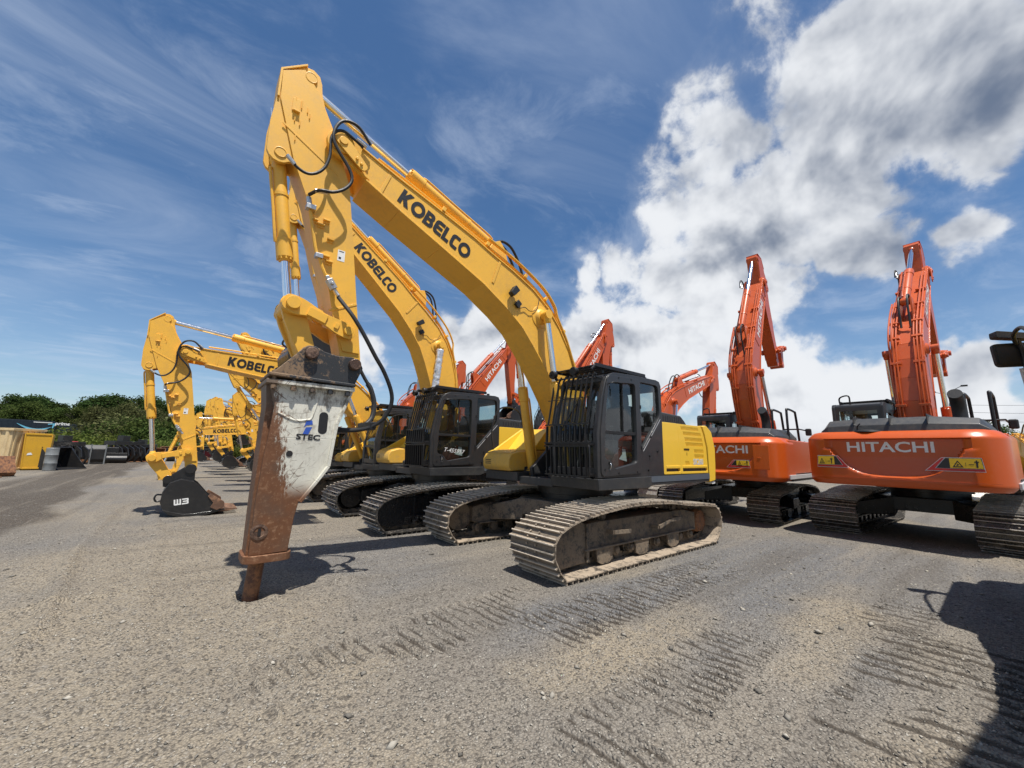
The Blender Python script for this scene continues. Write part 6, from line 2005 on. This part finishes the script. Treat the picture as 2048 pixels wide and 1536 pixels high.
b = MB(); b.add([(0, -1.08, .10), (0, .98, .10), (0, 1.06, 2.50), (0, -1.30, 2.52), (-1.5, -1.05, .10), (-1.5, 1.5, .10), (-1.5, 1.5, 2.45), (-1.5, -1.25, 2.45)], [(0, 1, 2, 3), (7, 6, 5, 4), (0, 4, 5, 1), (1, 5, 6, 2), (2, 6, 7, 3), (3, 7, 4, 0)])
bo = b.obj('body', M['skip_yellow'], t, .03)
b = MB()
for a, c in (((0.03, -1.08, .14), (.03, .98, .14)), ((.03, .98, .14), (.03, 1.06, 2.46)), ((.03, 1.06, 2.46), (.03, -1.30, 2.48)), ((.03, -1.30, 2.48), (.03, -1.08, .14))): b.beam(a, c, .12, .10, (1, 0, 0))
b.obj('door_frame', M['skip_yellow'], bo, .01)
b = MB(); b.box(.02, .03, .55, .85, .75, .98); b.add([(.03, -.35, 1.05), (.03, -.85, 1.02), (.03, -.78, 1.16), (.03, -.5, 1.20)], [(0, 1, 2, 3)]); b.obj('sticker', M['white_decal'], bo)
x, y = pt(107, 35.2)
t = MB(); t.lathe([(a_ * .64, b_ * .48) for a_, b_ in [(0, .50), (.04, .55), (.62, .55), (.66, .575), (.70, .55), (1.35, .55), (1.39, .575), (1.43, .55), (1.98, .55), (2.02, .50)]], (x, y, gz_at(x, y)), (0, 0, 1), 28)
tag(t.obj('drum', M['drum_grey'], None), 'grey ribbed steel drum beside the yellow box', 'drum')
x, y = pt(-8, 30.0)
t = empty('blade', (x, y, gz_at(x, y)), facing(8) + R(20)); tag(t, 'rusty snow plough blade lying against the container at the left edge', 'blade'); t.scale = (.6, .5, .75)
b = MB(); b.prism([(-.3, .0), (.25, .02), (.45, .25), (.30, .55), (.05, .85), (-.15, 1.25), (-.22, 1.25), (-.02, .82), (.18, .52), (.30, .25), (.18, .08), (-.3, .06)], -1.6, 1.4); b.obj('blade_plate', M['rust'], t, .01)
b = MB(); b.box(.3, 1.3, -.8, .2, .0, .07); b.beam((.2, -.9, .1), (1.1, -1.3, .06), .3, .06); b.obj('cutting_edge', M['toothsteel'], t)


# attachments parked along the yard edge, each its own frame, plates and tines
def attachment(kind, px, dist, label, mat, turn=0.0, s=1.0):
    x, y = pt(px, dist)
    t = empty(kind, (x, y, gz_at(x, y)), facing(px) + R(turn)); t.scale = (s, s, s)
    tag(t, label, 'attachment', 'attachments parked along the yard edge')
    if kind == 'grapple':
        b = MB(); b.box(-.5, .4, -.9, .9, 1.2, 1.5); b.box(-.3, .2, -.25, .25, 1.5, 1.9); b.obj('frame', mat, t, .02)
        for k in range(5):
            b = MB(); yy = -.8 + k * .4
            b.prism([(.3, 1.3), (.9, 1.0), (1.05, .5), (.7, .05), (.6, .1), (.85, .5), (.75, .88), (.3, 1.1)], yy - .04, yy + .04)
            b.prism([(-.4, 1.3), (-.9, .9), (-.95, .4), (-.5, .0), (-.42, .08), (-.75, .45), (-.7, .8), (-.4, 1.05)], yy - .04, yy + .04)
            b.obj('tine', mat, t)
    elif kind == 'loader_bucket':
        b = MB(); pr = [(-.5, .05), (.9, .0), (.9, .05), (-.45, .12), (-.62, .4), (-.6, .9), (-.35, 1.3), (-.1, 1.45), (-.12, 1.5), (-.42, 1.38), (-.70, .92), (-.72, .38)]
        b.prism(pr, -1.35, 1.35); b.obj('shell', mat, t, .01)
        for sy in (-1.35, 1.31):
            b = MB(); b.prism([(-.5, .08), (.88, .03), (.5, .5), (-.15, 1.42), (-.42, 1.3), (-.66, .9), (-.66, .4)], sy, sy + .04); b.obj('side_plate', mat, t)
        b = MB()
        for yy in (-.6, .6): b.prism([(-.7, .3), (-1.1, .4), (-1.1, 1.1), (-.7, 1.2)], yy - .05, yy + .05)
        b.obj('mount', mat, t)
    elif kind == 'sweeper':
        b = MB(); b.box(-.6, .5, -1.3, 1.3, .35, 1.15); b.prism([(-.6, 1.15), (.5, 1.15), (.2, 1.45), (-.4, 1.45)], -1.25, 1.25); b.obj('hood', mat, t, .03)
        for yy in (-1.2, -.4, .4, 1.2):
            b = MB(); b.beam((.52, yy, .0), (.56, yy, 1.5), .08, .08); b.obj('post', M['drum_grey'], t)
        b = MB(); b.box(-.5, .52, -1.2, 1.2, .0, .12); b.obj('skid', mat, t)
    elif kind == 'trencher':
        b = MB(); b.prism([(-.2, .0), (.2, .0), (.45, 1.3), (.1, 1.7), (-.4, 1.6)], -.25, .25); b.obj('frame', mat, t, .02)
        for k in range(4):
            b = MB(); b.lathe([(0, .45), (.05, .48), (.1, .45)], (.2, -.5 + k * .28, .45 + .18 * k), (0, 1, 0), 12); b.obj('disc', mat, t)
    else:  # power_rake
        b = MB(); b.box(-.3, .3, -1.0, 1.0, .55, .75); b.box(-.15, .15, -.5, .5, .75, 1.15); b.obj('frame', mat, t, .02)
        b = MB(); b.cyl((.3, -1.0, .3), (.3, 1.0, .3), .28, n=14); b.obj('roller', mat, t)
        for yy in (-.95, .95):
            b = MB(); b.cyl((-.5, yy - .08, .28), (-.5, yy + .08, .28), .28, n=14); b.obj('wheel', M['rubber'], t)


M['red'] = mat_flat('red_paint', (.26, .012, .012), .5, 0, 5, .3, .1)
for a in (('loader_bucket', 121, 37, 'black bucket half hidden behind the grey drum', M['black'], 60, .9),
          ('grapple', 128, 44, 'stacked black grapple just right of the grey drum', M['black'], 30, 1.1),
          ('trencher', 144, 46, 'dark red trencher attachment left of the black hooded sweeper', M['red'], 20, 1.0),
          ('sweeper', 168, 45, 'black hooded sweeper on green posts, widest of the parked attachments', M['black'], 0, 1.0),
          ('loader_bucket', 195, 48, 'brown rusty bucket turned over behind the low black rake', M['rust'], 80, .95),
          ('power_rake', 220, 47, 'low black power rake with bright fittings lying on the gravel', M['black'], 0, 1.1),
          ('grapple', 246, 49, 'tall black grapple standing upright right of the low rake', M['black'], 40, 1.2),
          ('loader_bucket', 264, 50, 'black and rusty bucket between the tall grapple and the long-armed one', M['rust'], 10, .9),
          ('grapple', 283, 50, 'black grapple with long inclined arms left of the excavator arm', M['black'], -20, 1.05),
          ('loader_bucket', 300, 51, 'rusty brown bucket with pale top beside the excavator cylinder', M['rust'], -10, .85),
          ('power_rake', 335, 52, 'dark rake seen between cylinder and arm of the marked excavator', M['black'], 10, 1.1),
          ('loader_bucket', 355, 53, 'rusty red bucket close left of the excavator arm', M['rust'], 15, .95),
          ('loader_bucket', 405, 55, 'dark bucket just right of the excavator arm', M['black'], 0, 1.0),
          ('sweeper', 418, 56, 'dark red sweeper right of the excavator arm', M['red'], 0, .9)):
    attachment(*a)

# lamp mast and wires at the right
x, y = at_pix(1910, 88)
t = empty('lamp_post', (x, y, 0), facing(1910)); tag(t, 'tall grey lamp mast with two flat heads above the right-hand hood', 'lamp post')
b = MB(); b.tube([(0, 0, 0), (0, 0, 8.5), (0, .1, 9.6), (0, .35, 10.6)], .10, 8, k=3); b.obj('mast', M['drum_grey'], t)
b = MB(); b.tube([(0, .3, 10.4), (0, .75, 12.0), (0, 1.55, 12.6)], .05, 6, k=3); b.tube([(0, .2, 9.9), (0, .1, 11.3), (0, -1.1, 11.95)], .05, 6, k=3); b.obj('lamp_arm', M['drum_grey'], t)
for (yy, zz) in ((1.9, 12.65), (-1.4, 11.98)):
    b = MB(); b.box(-.35, .35, yy - .35, yy + .35, zz - .08, zz + .1); b.obj('lamp_head', M['black_steel'], t, .02)
for k, (za, zb) in enumerate(((12.8, 15.6), (11.4, 13.6), (9.8, 11.6))):
    xa, ya = at_pix(1905, 118); xb, yb = at_pix(2300, 150)
    b = MB(); b.tube([(xa, ya, za), ((xa + xb) / 2, (ya + yb) / 2, (za + zb) / 2 - .9), (xb, yb, zb)], .03, 5, k=6)
    tag(b.obj('power_line', M['black_steel'], None), ('highest', 'middle', 'lowest')[k] + ' of the three wires crossing the sky behind the lamp mast', 'power line', 'wires behind the lamp mast')
# long low shed far off behind the right-hand machines
x, y = at_pix(2040, 75)
t = empty('shed', (x, y, 0), facing(2040)); tag(t, 'low dark roofed shed beyond the right-hand handrails', 'shed')
b = MB(); b.box(-5, 0, -8, 9, 0, 3.4); b.obj('wall', mat_flat('shed_wall', (.16, .15, .13), .8), t)
b = MB(); b.prism([(-5.4, 3.35), (.5, 3.35), (.5, 3.55), (-2.5, 4.3), (-5.4, 3.6)], -8.4, 9.4); b.obj('roof', M['deck'], t)
for k in range(5):
    b = MB(); b.box(.0, .06, -6.6 + k * 3, -5.2 + k * 3, 1.2, 2.6); b.obj('window', M['dark_in'], t)
